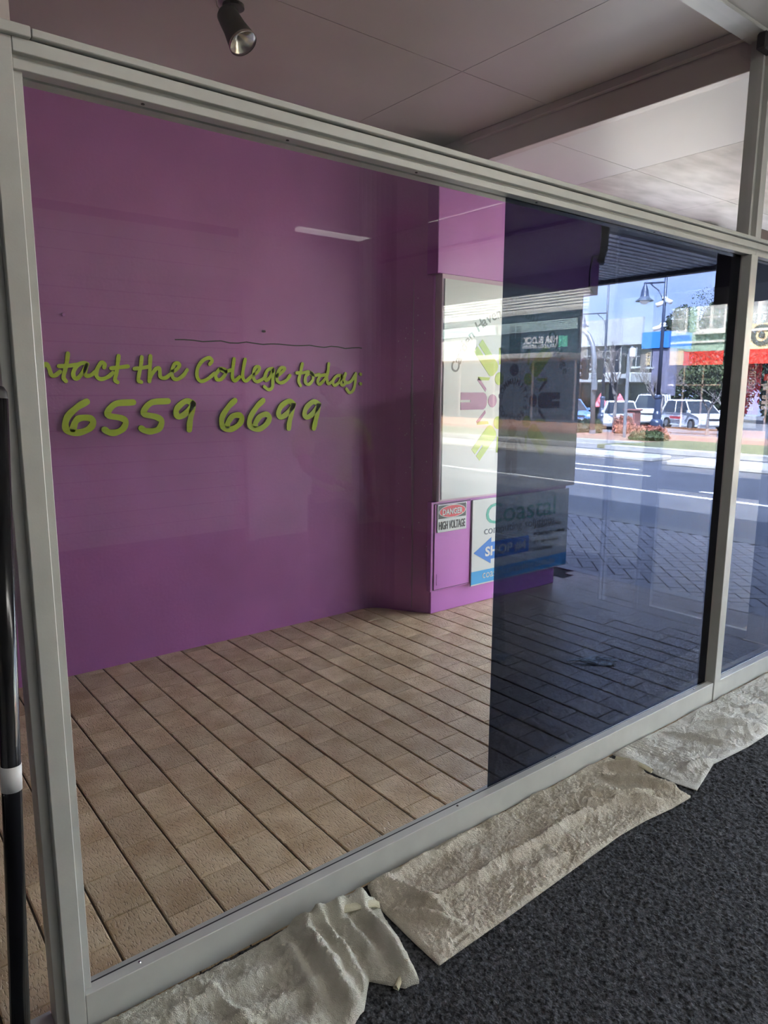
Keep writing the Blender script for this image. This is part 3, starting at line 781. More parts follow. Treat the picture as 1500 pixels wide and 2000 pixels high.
bulb = MB().lathe([(.03, L0 - .05), (.045, L0 - .03), (.056, L0 - .004), (.060, L0 + .004), (.0605, L0 + .010), (.058, L0 + .013)], pB, 28, Ml).build('bulb', M_REFL, lamp, smooth=True)
MB().lathe([(.058, L0 + .011), (.045, L0 + .017), (.025, L0 + .0205), (.001, L0 + .022)], pB, 28, Ml).build('lens', M_LENS, bulb, smooth=True)
MB().lathe([(.056, L0 + .002), (.030, L0 - .022), (.012, L0 - .036), (.001, L0 - .038)], pB, 24, Ml).build('reflector', M_REFL, bulb, smooth=True)
MB().tube([(1.525, 2.945, 3.10), (1.530, 2.940, 3.075), (1.520, 2.935, 3.055), (1.502, 2.925, 3.043)], .016, 8, flat=(1, .6)).build('swivel_arm', M_BROWN, lamp, smooth=True)
MB().lathe([(.045, 0), (.045, -.012), (.02, -.02)], (1.525, 2.945, 3.10), 16).build('ceiling_rose', M_BROWN, lamp)
MB().tube([(1.452, 2.95, 3.10), (1.452, 2.945, 3.075), (1.462, 2.935, 3.055)], .003, 6).build('wire', M_CEIL, lamp)

# ================================================================== BLACK POLE BY THE POST
M_GLOSSB = mat('gloss black tube', (0.006, 0.006, 0.008), 0.16)
M_TAPE = mat('white tape', (0.72, 0.72, 0.72), 0.5)
b0 = Vector((0.177, 1.29, 0.389)); t0 = Vector((0.243, 1.361, 1.538))
dirp = (t0 - b0).normalized()
foot = b0 - dirp * (b0.z / dirp.z)
pole = thing('extension_pole', 'gloss black pole with a white tape band standing by the left post', 'pole', (foot.x, foot.y, 0))
MB().cyl(foot + dirp * .02, t0 - dirp * .02, .0165, .0165, 20).build('shaft', M_GLOSSB, pole, smooth=True)
MB().lathe([(.0165, 0), (.015, .012), (.010, .02), (.001, .022)], t0 - dirp * .02, 16, dirp.to_track_quat('Z', 'Y').to_matrix().to_4x4()).build('end_cap', M_BLACK, pole, smooth=True)
MB().cyl(foot, foot + dirp * .03, .018, .0175, 16).build('foot', M_BLACK, pole)
tb = b0 + dirp * 0.0
def on_pole(z): return b0 + dirp * ((z - b0.z) / dirp.z)
MB().cyl(on_pole(.833), on_pole(.879), .0172, .0172, 20).build('tape_band', M_TAPE, pole, smooth=True)

# ================================================================== TOWELS ALONG THE SILL
def towel_mat(name, c1, c2):
    m = mat(name, c1, 0.95, col2=c2, vscale=9, detail=5, spec=0.1)
    t = m.node_tree; N = t.nodes; b = N['Principled BSDF']
    tc = N.new('ShaderNodeTexCoord')
    nz = N.new('ShaderNodeTexNoise'); nz.inputs['Scale'].default_value = 330; nz.inputs['Detail'].default_value = 4
    t.links.new(tc.outputs['Object'], nz.inputs['Vector'])
    bp = N.new('ShaderNodeBump'); bp.inputs['Strength'].default_value = 1.0; bp.inputs['Distance'].default_value = 0.008
    t.links.new(nz.outputs['Fac'], bp.inputs['Height']); t.links.new(bp.outputs['Normal'], b.inputs['Normal'])
    b.inputs['Sheen Weight'].default_value = 0.1
    return m
M_TOW_A = towel_mat('cream terry cloth', (0.68, 0.65, 0.54), (0.84, 0.81, 0.70))
M_TOW_B = towel_mat('oatmeal terry cloth', (0.70, 0.62, 0.50), (0.85, 0.78, 0.66))
M_TOW_C = towel_mat('off white terry cloth', (0.74, 0.72, 0.66), (0.86, 0.84, 0.79))
M_HEM = mat('cream towel hem', (0.62, 0.58, 0.42), 0.9, bump=.3, bscale=300)
def resample(pts, n):
    P = np.array(pts, float)
    d = np.r_[0, np.cumsum(np.hypot(*np.diff(P, axis=0).T))]
    t = np.linspace(0, d[-1], n)
    return np.stack([np.interp(t, d, P[:, 0]), np.interp(t, d, P[:, 1])], -1)
def seg_dist(X, Y, a, b):
    ax_, ay_ = a; bx_, by_ = b
    L = (bx_ - ax_) ** 2 + (by_ - ay_) ** 2
    t = np.clip(((X - ax_) * (bx_ - ax_) + (Y - ay_) * (by_ - ay_)) / L, 0, 1)
    return np.hypot(X - ax_ - t * (bx_ - ax_), Y - ay_ - t * (by_ - ay_)), t
def towel(name, label, top, bot, left, right, ridges, material, seed, pile=0.0035, base=0.010, step=0.0029, fib=70, flen=1.0, bands=None, lift=None):
    """a cloth between four edge curves (Coons patch) with folds as ridges; has thickness"""
    nx = int(np.hypot(*(np.array(top[-1]) - np.array(top[0]))) / step); ny = int(0.40 / step)
    T, B = resample(top, nx), resample(bot, nx)
    L, R = resample(left, ny), resample(right, ny)       # top -> bottom
    u = np.linspace(0, 1, nx)[None, :, None]; v = np.linspace(0, 1, ny)[:, None, None]
    P = (1 - v) * T[None] + v * B[None] + (1 - u) * L[:, None] + u * R[:, None] - ((1 - u) * (1 - v) * T[0] + u * (1 - v) * T[-1] + (1 - u) * v * B[0] + u * v * B[-1])
    X, Y = P[..., 0], P[..., 1]
    Z = base + 0.013 * (vnoise(X * 9 + 3, Y * 9, seed) - .35) + 0.010 * (vnoise(X * 23, Y * 23, seed + 1) - .5)
    wr = vnoise(X * 34 + 2.5 * vnoise(X * 8, Y * 8, seed + 11), Y * 55 + 2.5 * vnoise(X * 9, Y * 7, seed + 12), seed + 10)
    Z = Z + 0.007 * (1 - np.abs(2 * wr - 1)) ** 2 * vnoise(X * 7, Y * 7, seed + 13)            # sharp little creases
    Z = Z + pile * (vnoise(X * 120, Y * 120, seed + 2) - .5) + pile * (vnoise(X * 260, Y * 260, seed + 3) - .5)
    for (a, b, amp, wid) in ridges:
        d, t = seg_dist(X + .006 * (vnoise(X * 30, Y * 30, seed + 5) - .5) * 2, Y + .006 * (vnoise(X * 30, Y * 30, seed + 6) - .5) * 2, a, b)
        Z = Z + 1.25 * amp * np.exp(-(d / wid) ** 2) * (0.35 + 0.65 * np.sin(np.pi * np.clip(t * .9 + .05, 0, 1)))
    if bands:
        for (x0, x1, k, amp, slope) in bands:
            xx = X + slope * (1.61 - Y)
            mk = np.clip((xx - x0) / .01, 0, 1) * np.clip((x1 - xx) / .01, 0, 1)
            Z = Z + mk * amp * np.sin((xx - x0) / (x1 - x0) * k * 2 * np.pi)
    # settle at the rim
    uu = np.minimum(np.linspace(0, 1, nx), 1 - np.linspace(0, 1, nx))[None, :] * nx * step
    vv = np.minimum(np.linspace(0, 1, ny), 1 - np.linspace(0, 1, ny))[:, None] * ny * step
    rim = np.clip(np.minimum(uu, vv) / .012, 0, 1)
    Z = np.maximum(Z, 0.0055) * (0.55 + .45 * rim)
    Z = np.maximum(Z, 0.0045)
    if lift is not None: Z = Z + lift(X, Y)
    me = grid_mesh(name, X, Y, Z, material)
    bm = bmesh.new(); bm.from_mesh(me)
    be = [e for e in bm.edges if e.is_boundary]
    r = bmesh.ops.extrude_edge_only(bm, edges=be)
    for vtx in [g for g in r['geom'] if isinstance(g, bmesh.types.BMVert)]:
        vtx.co.z = max(0.0008, vtx.co.z - 0.012)
    bmesh.ops.recalc_face_normals(bm, faces=bm.faces)
    for f in bm.faces: f.smooth = True
    bm.to_mesh(me); bm.free()
    o = link(name, me)
    return tag(o, label, 'towel', 'towels laid along the window sill')

TA = towel('towel', 'bunched cream towel nearest the left post, folded over at its right end',
    [(0.30, 1.598), (0.55, 1.590), (0.76, 1.578), (0.96, 1.585), (1.13, 1.570)],
    [(0.30, 1.20), (0.55, 1.19), (0.84, 1.205), (0.92, 1.235), (0.985, 1.30), (1.045, 1.225), (1.085, 1.215)],
    [(0.30, 1.598), (0.29, 1.40), (0.30, 1.20)],
    [(1.13, 1.570), (1.165, 1.49), (1.135, 1.36), (1.085, 1.215)],
    [((0.33, 1.52), (0.85, 1.47), .018, .022), ((0.36, 1.42), (0.86, 1.36), .016, .020), ((0.45, 1.30), (0.80, 1.27), .018, .025),
     ((0.93, 1.56), (0.90, 1.24), .050, .030), ((0.985, 1.56), (0.955, 1.28), .034, .018), ((1.04, 1.55), (1.02, 1.30), .030, .020),
     ((1.11, 1.54), (1.07, 1.24), .040, .022), ((0.86, 1.55), (0.84, 1.30), .024, .022), ((0.95, 1.545), (1.16, 1.49), .042, .022), ((0.62, 1.56), (0.70, 1.22), .012, .018)],
    M_TOW_A, 21, pile=.0045, base=.014, fib=28)
TB = towel('towel', 'long oatmeal towel lying flat in the middle along the sill',
    [(1.195, 1.585), (1.30, 1.598), (1.60, 1.598), (1.90, 1.597), (2.20, 1.598), (2.48, 1.598)],
    [(1.165, 1.225), (1.45, 1.232), (1.80, 1.245), (2.05, 1.255), (2.20, 1.248), (2.35, 1.230), (2.468, 1.225)],
    [(1.195, 1.585), (1.172, 1.52), (1.168, 1.42), (1.165, 1.33), (1.165, 1.225)],
    [(2.48, 1.598), (2.492, 1.50), (2.475, 1.36), (2.468, 1.225)],
    [((1.28, 1.40), (2.05, 1.40), .022, .016), ((1.20, 1.56), (1.65, 1.575), .018, .018), ((1.25, 1.55), (1.30, 1.36), .026, .020),
     ((1.20, 1.44), (1.30, 1.27), .018, .018), ((1.55, 1.33), (1.80, 1.29), .012, .016), ((2.05, 1.45), (2.30, 1.30), .020, .014), ((2.10, 1.50), (2.36, 1.33), .018, .012),
     ((2.20, 1.38), (2.36, 1.26), .020, .014), ((2.32, 1.50), (2.46, 1.29), .026, .014), ((2.40, 1.55), (2.52, 1.40), .032, .018), ((1.90, 1.42), (2.20, 1.36), .012, .014)],
    M_TOW_B, 41, pile=.0050, fib=45)
TC = towel('towel', 'off white towel with ribbed bands lying below the right-hand mullion',
    [(2.515, 1.597), (2.70, 1.598), (3.10, 1.594), (3.50, 1.594), (3.98, 1.594)],
    [(2.535, 1.235), (2.66, 1.265), (2.78, 1.295), (3.04, 1.275), (3.24, 1.275), (3.45, 1.27), (3.98, 1.27)],
    [(2.515, 1.597), (2.517, 1.45), (2.515, 1.32), (2.535, 1.235)],
    [(3.98, 1.594), (4.00, 1.43), (3.98, 1.27)],
    [((2.62, 1.34), (2.80, 1.31), .022, .016), ((2.86, 1.56), (2.98, 1.30), .018, .014), ((2.95, 1.46), (3.12, 1.30), .018, .012), ((3.02, 1.40), (3.25, 1.30), .026, .016),
     ((3.10, 1.50), (3.26, 1.36), .016, .012), ((3.25, 1.52), (3.52, 1.36), .016, .014), ((2.78, 1.44), (2.90, 1.34), .012, .012), ((3.40, 1.45), (3.65, 1.32), .016, .016)],
    M_TOW_C, 61, pile=.0028, fib=35, flen=.6, bands=[(2.60, 2.70, 5, .0030, -.12)])
# turned-back hems of the towels
def hem(name, pts, w, parent, up=.02):
    mb = MB(); P = catmull([Vector(p) for p in pts], 5); m = len(P)
    vs = []
    for i, p in enumerate(P):
        d = (P[min(i + 1, m - 1)] - P[max(i - 1, 0)]).normalized(); s = Vector((-d.y, d.x, 0))
        vs += [p + s * w * .5, p + Vector((0, 0, up * .5)), p - s * w * .5, p - s * w * .5 - Vector((0, 0, .004)), p + s * w * .5 - Vector((0, 0, .004))]
    fs = []
    for i in range(m - 1):
        for k in range(5): fs.append((5 * i + k, 5 * i + (k + 1) % 5, 5 * i + 5 + (k + 1) % 5, 5 * i + 5 + k))
    return mb.add(vs, fs).build(name, M_HEM, parent, smooth=True)
hem('hem', [(2.455, 1.545, .030), (2.475, 1.47, .038), (2.49, 1.40, .026)], .028, TB)
hem('hem', [(1.00, 1.535, .050), (1.06, 1.50, .056), (1.13, 1.485, .046), (1.155, 1.475, .034)], .030, TA)
hem('hem', [(1.02, 1.232, .012), (1.055, 1.245, .020), (1.085, 1.222, .008)], .016, TA)

# ================================================================== SMALL THINGS ON THE ENTRY TILES
M_ACRYL = glass_mat('clear acrylic', tint=(.88, .90, .91), boost=4.0)
M_ACEDGE = mat('frosted acrylic edge', (.62, .66, .70), .25)
st = thing('acrylic_stand', 'clear acrylic upright strip standing on the dark tinted tiles', 'stand', (2.98, 2.65, 0))
MB().prism([(2.885, .0), (2.965, .0), (2.935, .40), (2.868, .41)], 2.640, 2.646, 'y').build('sheet', M_ACRYL, st)
MB().prism([(2.965, .0), (2.985, .0), (2.955, .40), (2.935, .40)], 2.634, 2.652, 'y').build('edge_strip', M_ACRYL, st)
MB().box(2.94, 3.03, 2.62, 2.67, 0.001, 0.018).build('foot', M_ACRYL, st, bevel=.003)

M_STREAK = mat('pale green streaks', (0.74, 0.88, 0.78), 0.35, var=.1, vscale=40)  # thin pale green streaks lying on the tiles
sm = thing('pale_streaks', 'pale green streaks on the tinted floor tiles', 'stain', (3.36, 2.26, 0))
_rs = random.Random(4)
for k in range(16):
    x0, y0 = 3.27 + _rs.uniform(-.03, .06), 2.36 + _rs.uniform(-.08, .04)
    pts = [Vector((x0 + .05 * q + _rs.uniform(-.012, .012), y0 - .045 * q * _rs.uniform(.3, 1.2), .0030)) for q in range(4)]
    P = catmull(pts, 4)
    ww = _rs.uniform(.002, .006)
    MB().prism([(p.x, p.y + ww) for p in P] + [(p.x, p.y - ww) for p in P[::-1]], .0012, .0028, 'z').build('streak', M_STREAK, sm)

# ================================================================== THE STREET
M_PAVER = mat('grey brown concrete paver', (0.34, 0.31, 0.285), 0.5, var=.15, vscale=18, objrand=.18, bump=.15, bscale=120)
M_JOINT = mat('dark paver joint sand', (0.05, 0.045, 0.04), 0.9)
M_ROAD = mat('bitumen road', (0.055, 0.056, 0.060), 0.42, var=.18, vscale=1.6, bump=.25, bscale=60)
M_LINE = mat('white road paint', (0.75, 0.75, 0.73), 0.6, var=.06, vscale=8)
M_PARK = mat('grey car park bitumen', (0.15, 0.145, 0.14), 0.8, var=.15, vscale=2)
M_ORPAV = mat('orange brick paving', (0.30, 0.16, 0.10), 0.75, var=.15, vscale=14)
M_GRASS = mat('dry verge grass', (0.11, 0.11, 0.045), 0.9, var=.3, vscale=6, bump=.5, bscale=60)
fp = structure('footpath', 'herringbone paved footpath outside the entry lane')
MB().box(4.97, 7.40, -9, 14, -0.10, -0.012).build('joint_bed', M_JOINT, fp)
U = 0.115
pav = []
c45 = math.cos(math.radians(45))
for a in range(-70, 75):
    for b in range(-70, 75):
        r = (a - b) % 4
        if r == 0: cx, cy, hor = (a + 1.0) * U, (b + .5) * U, True
        elif r == 2: cx, cy, hor = (a + .5) * U, b * U, False
        else: continue
        x = 6.2 + (cx - cy) * c45; y = 3.6 + (cx + cy) * c45
        if 5.07 < x < 7.30 and -1.5 < y < 9.0: pav.append((x, y, hor))
bm_h = MB().box(-U + .003, U - .003, -U / 2 + .003, U / 2 - .003, -0.03, 0.0).mesh('paver', M_PAVER, bevel=.004)
def inview(p):
    v = Vector((p[0], p[1], -CAM_H)); d = v.dot(_f)
    px = 750 + 1388 * v.dot(_r) / d
    return 1080 < px < 1520
pav.sort(key=lambda p: (0 if inview(p) else 50) + math.hypot(p[0], p[1]))
restp = MB()
for n, (x, y, hor) in enumerate(pav):
    ang = math.radians(45 if hor else 135)
    if n < 300:
        o = bpy.data.objects.new('paver', bm_h); COL.objects.link(o); o.parent = fp
        o.location = (x, y, random.uniform(-.0015, .0015)); o.rotation_euler = (random.uniform(-.004, .004), random.uniform(-.004, .004), ang)
    else:
        c, s = math.cos(ang), math.sin(ang)
        q = [(x + c * a - s * b, y + s * a + c * b) for a, b in ((-U + .003, -U / 2 + .003), (U - .003, -U / 2 + .003), (U - .003, U / 2 - .003), (-U + .003, U / 2 - .003))]
        restp.prism(q, -0.03, 0.0, 'z')
tag(restp.build('pavers_beyond', M_PAVER, fp), kind='stuff')
for k in range(30):                       # header course against the tiles
    y = -1.2 + k * 0.24
    MB().box(4.975, 5.085, y + .003, y + .237, -0.03, 0.001).build('border_paver', M_PAVER, fp, bevel=.004)
kerb = structure('kerb', 'concrete kerb between footpath and road')
MB().box(7.30, 7.56, -60, 70, -0.15, 0.0).build('kerb_stone', M_CONC, kerb, bevel=.02)

road = structure('road', 'bitumen road with white lines')
MB().box(7.56, 17.5, -60, 80, -0.30, -0.12).build('carriageway', M_ROAD, road)
def rline(x, w, y0, y1, z=-0.12):
    return MB().box(x - w / 2, x + w / 2, y0, y1, z, z + .004).build('road_line', M_LINE, road)
rline(10.72, .11, -40, 60)
rline(12.62, .12, 7.6, 40); rline(13.48, .13, 8.4, 40)
rline(11.35, .10, 5.4, 5.9)
med = structure('median', 'low pale concrete median strip along the road')
MB().box(15.3, 16.2, 9.2, 70, -0.14, -0.02).build('median_slab', M_CONC, med, bevel=.03)
MB().box(14.9, 16.2, -50, 8.6, -0.14, -0.02).build('median_slab', M_CONC, med, bevel=.03)

# ground beyond: falls away gently to the car park
gr = structure('ground', 'ground of the far side of the street')
def gz(x): return -0.12 - 0.38 * min(1, max(0, (x - 17.4) / 18.6))
def gslab(x0, x1, y0, y1, up, m, name):
    n = 6; mb = MB(); vs = []
    for i in range(n + 1):
        x = x0 + (x1 - x0) * i / n
        for y in (y0, y1): vs += [(x, y, gz(x) + up), (x, y, gz(x) - .4)]
    fs = []
    for i in range(n):
        a = 4 * i; fs += [(a, a + 4, a + 6, a + 2), (a, a + 1, a + 5, a + 4), (a + 2, a + 6, a + 7, a + 3)]
    fs += [(0, 2, 3, 1), (4 * n, 4 * n + 1, 4 * n + 3, 4 * n + 2)]
    return mb.add(vs, fs).build(name, m, gr)
gslab(17.4, 60, -60, 90, -0.02, M_PARK, 'car_park')
gslab(17.5, 18.0, -60, 12.0, .12, M_CONC, 'far_kerb')
gslab(18.0, 22.8, -60, 12.6, .10, M_GRASS, 'verge')
gslab(19.6, 20.1, 12.4, 16.5, .12, M_CONC, 'far_kerb')
gslab(20.1, 26.5, 12.6, 17.6, .10, M_ORPAV, 'planting_bay')
gslab(22.8, 27.4, 9.0, 12.6, .10, M_ORPAV, 'paving')
MB().box(22.8, 28.5, -60, 9.0, -.6, 0.0).build('paving', M_ORPAV, gr)

# ---- trees, hedges
M_BARK = mat('pale grey bark', (0.20, 0.17, 0.145), 0.9, var=.2, vscale=20)
M_LEAFG = mat('olive green leaves', (0.05, 0.065, 0.018), 0.7, var=.4, vscale=3)
M_LEAFD = mat('dark green hedge leaves', (0.028, 0.045, 0.018), 0.7, var=.4, vscale=5)
M_LEAFR = mat('rusty red hedge leaves', (0.30, 0.10, 0.06), 0.7, var=.4, vscale=5)
def leaves(n, shape, size, seed):
    rng = random.Random(seed); mb = MB()
    for _ in range(n):
        p = shape(rng)
        d = Vector((rng.uniform(-1, 1), rng.uniform(-1, 1), rng.uniform(-.6, 1))).normalized()
        a = d.orthogonal().normalized(); b = d.cross(a)
        s = size * rng.uniform(.6, 1.3)
        mb.add([p - a * s, p - b * s * .45, p + a * s, p + b * s * .45], [(0, 1, 2, 3)])
    return mb
def bare_tree(loc, h, seed, label, spread=.5, crown=None, lean=(0, 0)):
    rng = random.Random(seed)
    t = thing('tree', label, 'tree', loc)
    mb = MB(); base = Vector(loc)
    def br(p, d, L, r, lev):
        q = p + d * L
        m = p + d * L * .5 + Vector((rng.uniform(-.05, .05) * L, rng.uniform(-.05, .05) * L, .04 * L))
        mb.tube([p, m, q], r, 6 if lev < 2 else 4, taper=[1, .85, .65])
        if lev >= 5 or r < .006: return
        for _ in range(3 if lev < 3 else 2):
            nd = (d + Vector((rng.uniform(-1, 1), rng.uniform(-1, 1), rng.uniform(-.25, .55))) * spread * (1.25 if lev == 0 else 1)).normalized()
            br(q, nd, L * rng.uniform(.62, .82), r * .62, lev + 1)
    br(base, Vector((lean[0], lean[1], 1)).normalized(), h * .30, h * .022, 0)
    mb.build('branches', M_BARK, t)
    if crown:
        c, rad, n, m = crown
        def shp(g):
            while True:
                v = Vector((g.uniform(-1, 1), g.uniform(-1, 1), g.uniform(-1, 1)))
                if v.length < 1: return Vector(c) + Vector((v.x * rad[0], v.y * rad[1], v.z * rad[2]))
        tag(leaves(n, shp, .09 if n < 3000 else .16, seed).build('foliage', m, t), kind='stuff')
    return t
bare_tree((30.6, 20.5, gz(30.6)), 4.6, 3, 'bare pale-barked street tree between the two lamp posts', .62)
bare_tree((32.2, 19.0, gz(32)), 3.4, 8, 'bare street tree behind the near lamp post', .62)
bare_tree((33.2, 16.2, gz(33)), 2.6, 5, 'bare tree at the right of the white hatchback', .6)
bare_tree((30.2, 15.6, gz(30)), 3.4, 12, 'olive-leaved tree above the white hatchback', .5, ((30.2, 15.6, 2.15), (1.2, 1.4, .62), 1500, M_LEAFG))
for k, (tx, ty, th, rr, lab) in enumerate(((51.6, 29.2, 8.6, 1.8, 'dense dark evergreen directly behind the blue fascia corner'), (46.3, 24.0, 7.9, 1.15, 'dense dark evergreen behind the olive-leaved tree'), (49.4, 23.8, 9.2, 1.5, 'tall dense dark evergreen beside the mullion'), (46.5, 19.8, 8.2, 1.3, 'dense dark evergreen seen right of the mullion'))):
    bare_tree((tx, ty, -.5), th * .4, 30 + k, lab, .5, ((tx, ty, th * .42), (rr, rr, th * .5), 6500, M_LEAFD))
bare_tree((66.0, 34.0, -.5), 11.0, 15, 'dark leafy tree top showing above the far roofs', .5, ((66, 34, 9.0), (2.5, 3.0, 2.2), 1200, M_LEAFD))
def hedge(loc, sx, sy, h, m, label, seed, top2=None):
    t = thing('shrub', label, 'shrub', loc)
    x, y, z = loc
    def shp(g):
        a = g.uniform(0, 2 * math.pi); e = math.acos(g.uniform(0, 1)); rr = g.uniform(.82, 1.05) + .1 * math.sin(a * 5 + seed) * math.sin(e * 3)
        return Vector((x + sx * rr * math.sin(e) * math.cos(a), y + sy * rr * math.sin(e) * math.sin(a), z + h * rr * (math.cos(e) * .55 + .45 * (g.random() if e > 1.1 else 1))))
    MB().sphere((x, y, z + h * .42), 1, 14, 8, (sx * .86, sy * .86, h * .46)).build('core', m, t)
    tag(leaves(900, shp, .055, seed).build('foliage', m, t), kind='stuff')
    return t
hedge((25.0, 18.15, gz(24.9)), .7, .72, .62, M_LEAFD, 'dark green clipped shrub left of the traffic light post', 1)
hedge((24.3, 17.12, gz(24.3)), .28, .2, .62, M_LEAFG, 'green shrub right of the traffic light post', 2)
hedge((25.4, 16.6, gz(25.4)), .45, .42, .80, M_LEAFR, 'rusty red shrub in the planting bay', 3)
hedge((21.6, 13.2, gz(21.6) + .05), .6, .62, .36, M_LEAFG, 'low green shrub at the foot of the near lamp post', 4)
hedge((23.0, 13.9, gz(22.9) + .05), .5, .62, .48, M_LEAFR, 'low rusty shrub behind the green one by the kerb', 5)
M_RBOX = mat('brown red service box', (0.22, 0.075, 0.065), 0.6, var=.1, vscale=10)
sb = thing('service_box', 'brown red service box beside the rusty shrub', 'box', (27.2, 17.4, gz(27.2)))
MB().box(27.0, 27.5, 17.15, 17.65, gz(26.6) - .1, gz(26.6) + .98).build('case', M_RBOX, sb, bevel=.03)
MB().box(26.95, 27.55, 17.1, 17.7, gz(26.6) + .98, gz(26.6) + 1.05).build('lid', M_RBOX, sb, bevel=.02)
MB().box(26.98, 27.0, 17.22, 17.58, gz(26.6) + .12, gz(26.6) + .88).build('hatch', M_CONC, sb)

# ---- lamp posts
M_POLE = mat('dark blue grey painted steel', (0.035, 0.05, 0.085), 0.4)
M_GALV = mat('galvanised steel', (0.20, 0.205, 0.21), 0.45, metal=.3, var=.08, vscale=10)
M_MILK = mat('milky lamp glass', (0.75, 0.78, 0.78), 0.3)
def lamp_post(x, y, ht, arm_z, arm_len, label, cams):
    z0 = gz(x)
    t = thing('street_lamp', label, 'street lamp', (x, y, z0))
    MB().lathe([(.26, 0), (.26, .55), (.23, .62), (.17, .68), (.17, .9), (.13, 1.0), (.12, 1.5), (.15, 1.55), (.15, 1.62), (.11, 1.68)], (x, y, z0), 16).build('base', M_POLE, t)
    MB().cyl((x, y, z0 + 1.6), (x, y, z0 + ht), .085, .05, 12).build('pole', M_POLE, t, smooth=True)
    MB().cyl((x, y, arm_z), (x, y + arm_len + .06, arm_z + .06), .035, n=8).build('arm', M_POLE, t)
    MB().tube([(x, y + .02, arm_z - 1.05), (x, y + .10, arm_z - .62), (x, y + .30, arm_z - .28), (x, y + .55, arm_z - .10), (x, y + .66, arm_z)], .028, 8).build('brace', M_POLE, t, smooth=True)
    hz = arm_z - .12; ly = y + arm_len
    hd = MB().lathe([(.03, .22), (.05, .10), (.09, .06), (.10, -.02), (.14, -.10), (.16, -.30), (.22, -.42), (.36, -.52), (.37, -.55), (.30, -.54)], (x, ly, hz), 20).build('lamp_shade', M_POLE, t, smooth=True)
    MB().sphere((x, ly, hz - .54), .19, 14, 8, (1, 1, .75)).build('globe', M_MILK, hd, smooth=True)
    for (dy, dz) in cams:
        c = MB().cyl((x, y + dy * .25, arm_z + dz), (x - .12, y + dy, arm_z + dz - .10), .09, n=12).build('camera', M_WHITE, t, smooth=True)
        MB().box(x - .05, x + .05, y - .09, y + .09, arm_z + dz, arm_z + dz + .16).build('bracket', M_WHITE, c)
    return t
lamp_post(27.5, 16.42, 7.6, 5.85, .92, 'near street lamp with a bell shade and white security cameras', [(-.34, -.72), (.30, -.80), (.36, -1.75)])
lamp_post(36.2, 25.15, 9.0, 5.90, 1.65, 'far street lamp with a bell shade, partly behind the sign pillar', [])

# ---- traffic lights
tl = thing('traffic_light', 'grey curved traffic signal post with black lamp heads', 'traffic light', (23.75, 16.9, gz(23.75)))
zt = gz(23.75)
MB().tube([(23.75, 16.88, zt), (23.75, 16.98, 2.75), (23.75, 17.08, 3.25), (23.75, 17.28, 3.62), (23.75, 17.60, 3.86), (23.75, 18.2, 3.95), (23.75, 21, 3.98)], .095, 12).build('post', M_GALV, tl, smooth=True)
MB().cyl((23.75, 16.88, zt - .02), (23.75, 16.88, zt + .25), .14, .12, 12).build('foot', M_GALV, tl)
M_LENSR = mat('dark signal lens', (0.02, 0.012, 0.012), 0.25)
def signal_head(yc, z0, z1, face):
    hd = MB().box(23.50, 23.66, yc - .16, yc + .16, z0, z1).build('signal_head', M_BLACK, tl, bevel=.05)
    n = 3
    for k in range(n):
        zc = z0 + (z1 - z0) * (k + .5) / n
        MB().cyl((23.51, yc + face * .10, zc), (23.40, yc + face * .36, zc - .02), .105, n=14, caps=False).build('visor', M_BLACK, hd, smooth=True)
        MB().cyl((23.52, yc + face * .06, zc), (23.50, yc + face * .12, zc), .095, n=14).build('lens', M_LENSR, hd)
signal_head(17.24, 1.93, 2.74, 1)
MB().box(23.62, 23.78, 16.52, 16.78, 1.93, 2.76).build('signal_back', M_BLACK, tl, bevel=.05)
MB().box(23.60, 23.74, 16.74, 16.92, 1.52, 2.16).build('control_box', M_GALV, tl, bevel=.02)
s2 = thing('traffic_light', 'slim grey signal post standing at the kerb by the planting bay', 'traffic light', (22.4, 14.58, gz(22.4)))
MB().cyl((22.4, 14.58, gz(22.4)), (22.4, 14.60, 2.75), .06, .055, 10).build('post', M_GALV, s2)
MB().tube([(22.4, 14.60, 2.72), (22.4, 14.56, 2.92), (22.4, 14.46, 3.02)], .045, 8).build('hook', M_GALV, s2)
MB().box(22.3, 22.5, 14.38, 14.52, 2.66, 2.98).build('lantern', M_WHITE, s2, bevel=.03)
MB().box(22.25, 22.45, 14.66, 14.88, 1.70, 1.95).build('push_box', M_BLACK, s2, bevel=.03)
MB().box(22.28, 22.42, 14.66, 14.80, 2.1, 2.75).build('signal_back', M_BLACK, s2, bevel=.03)

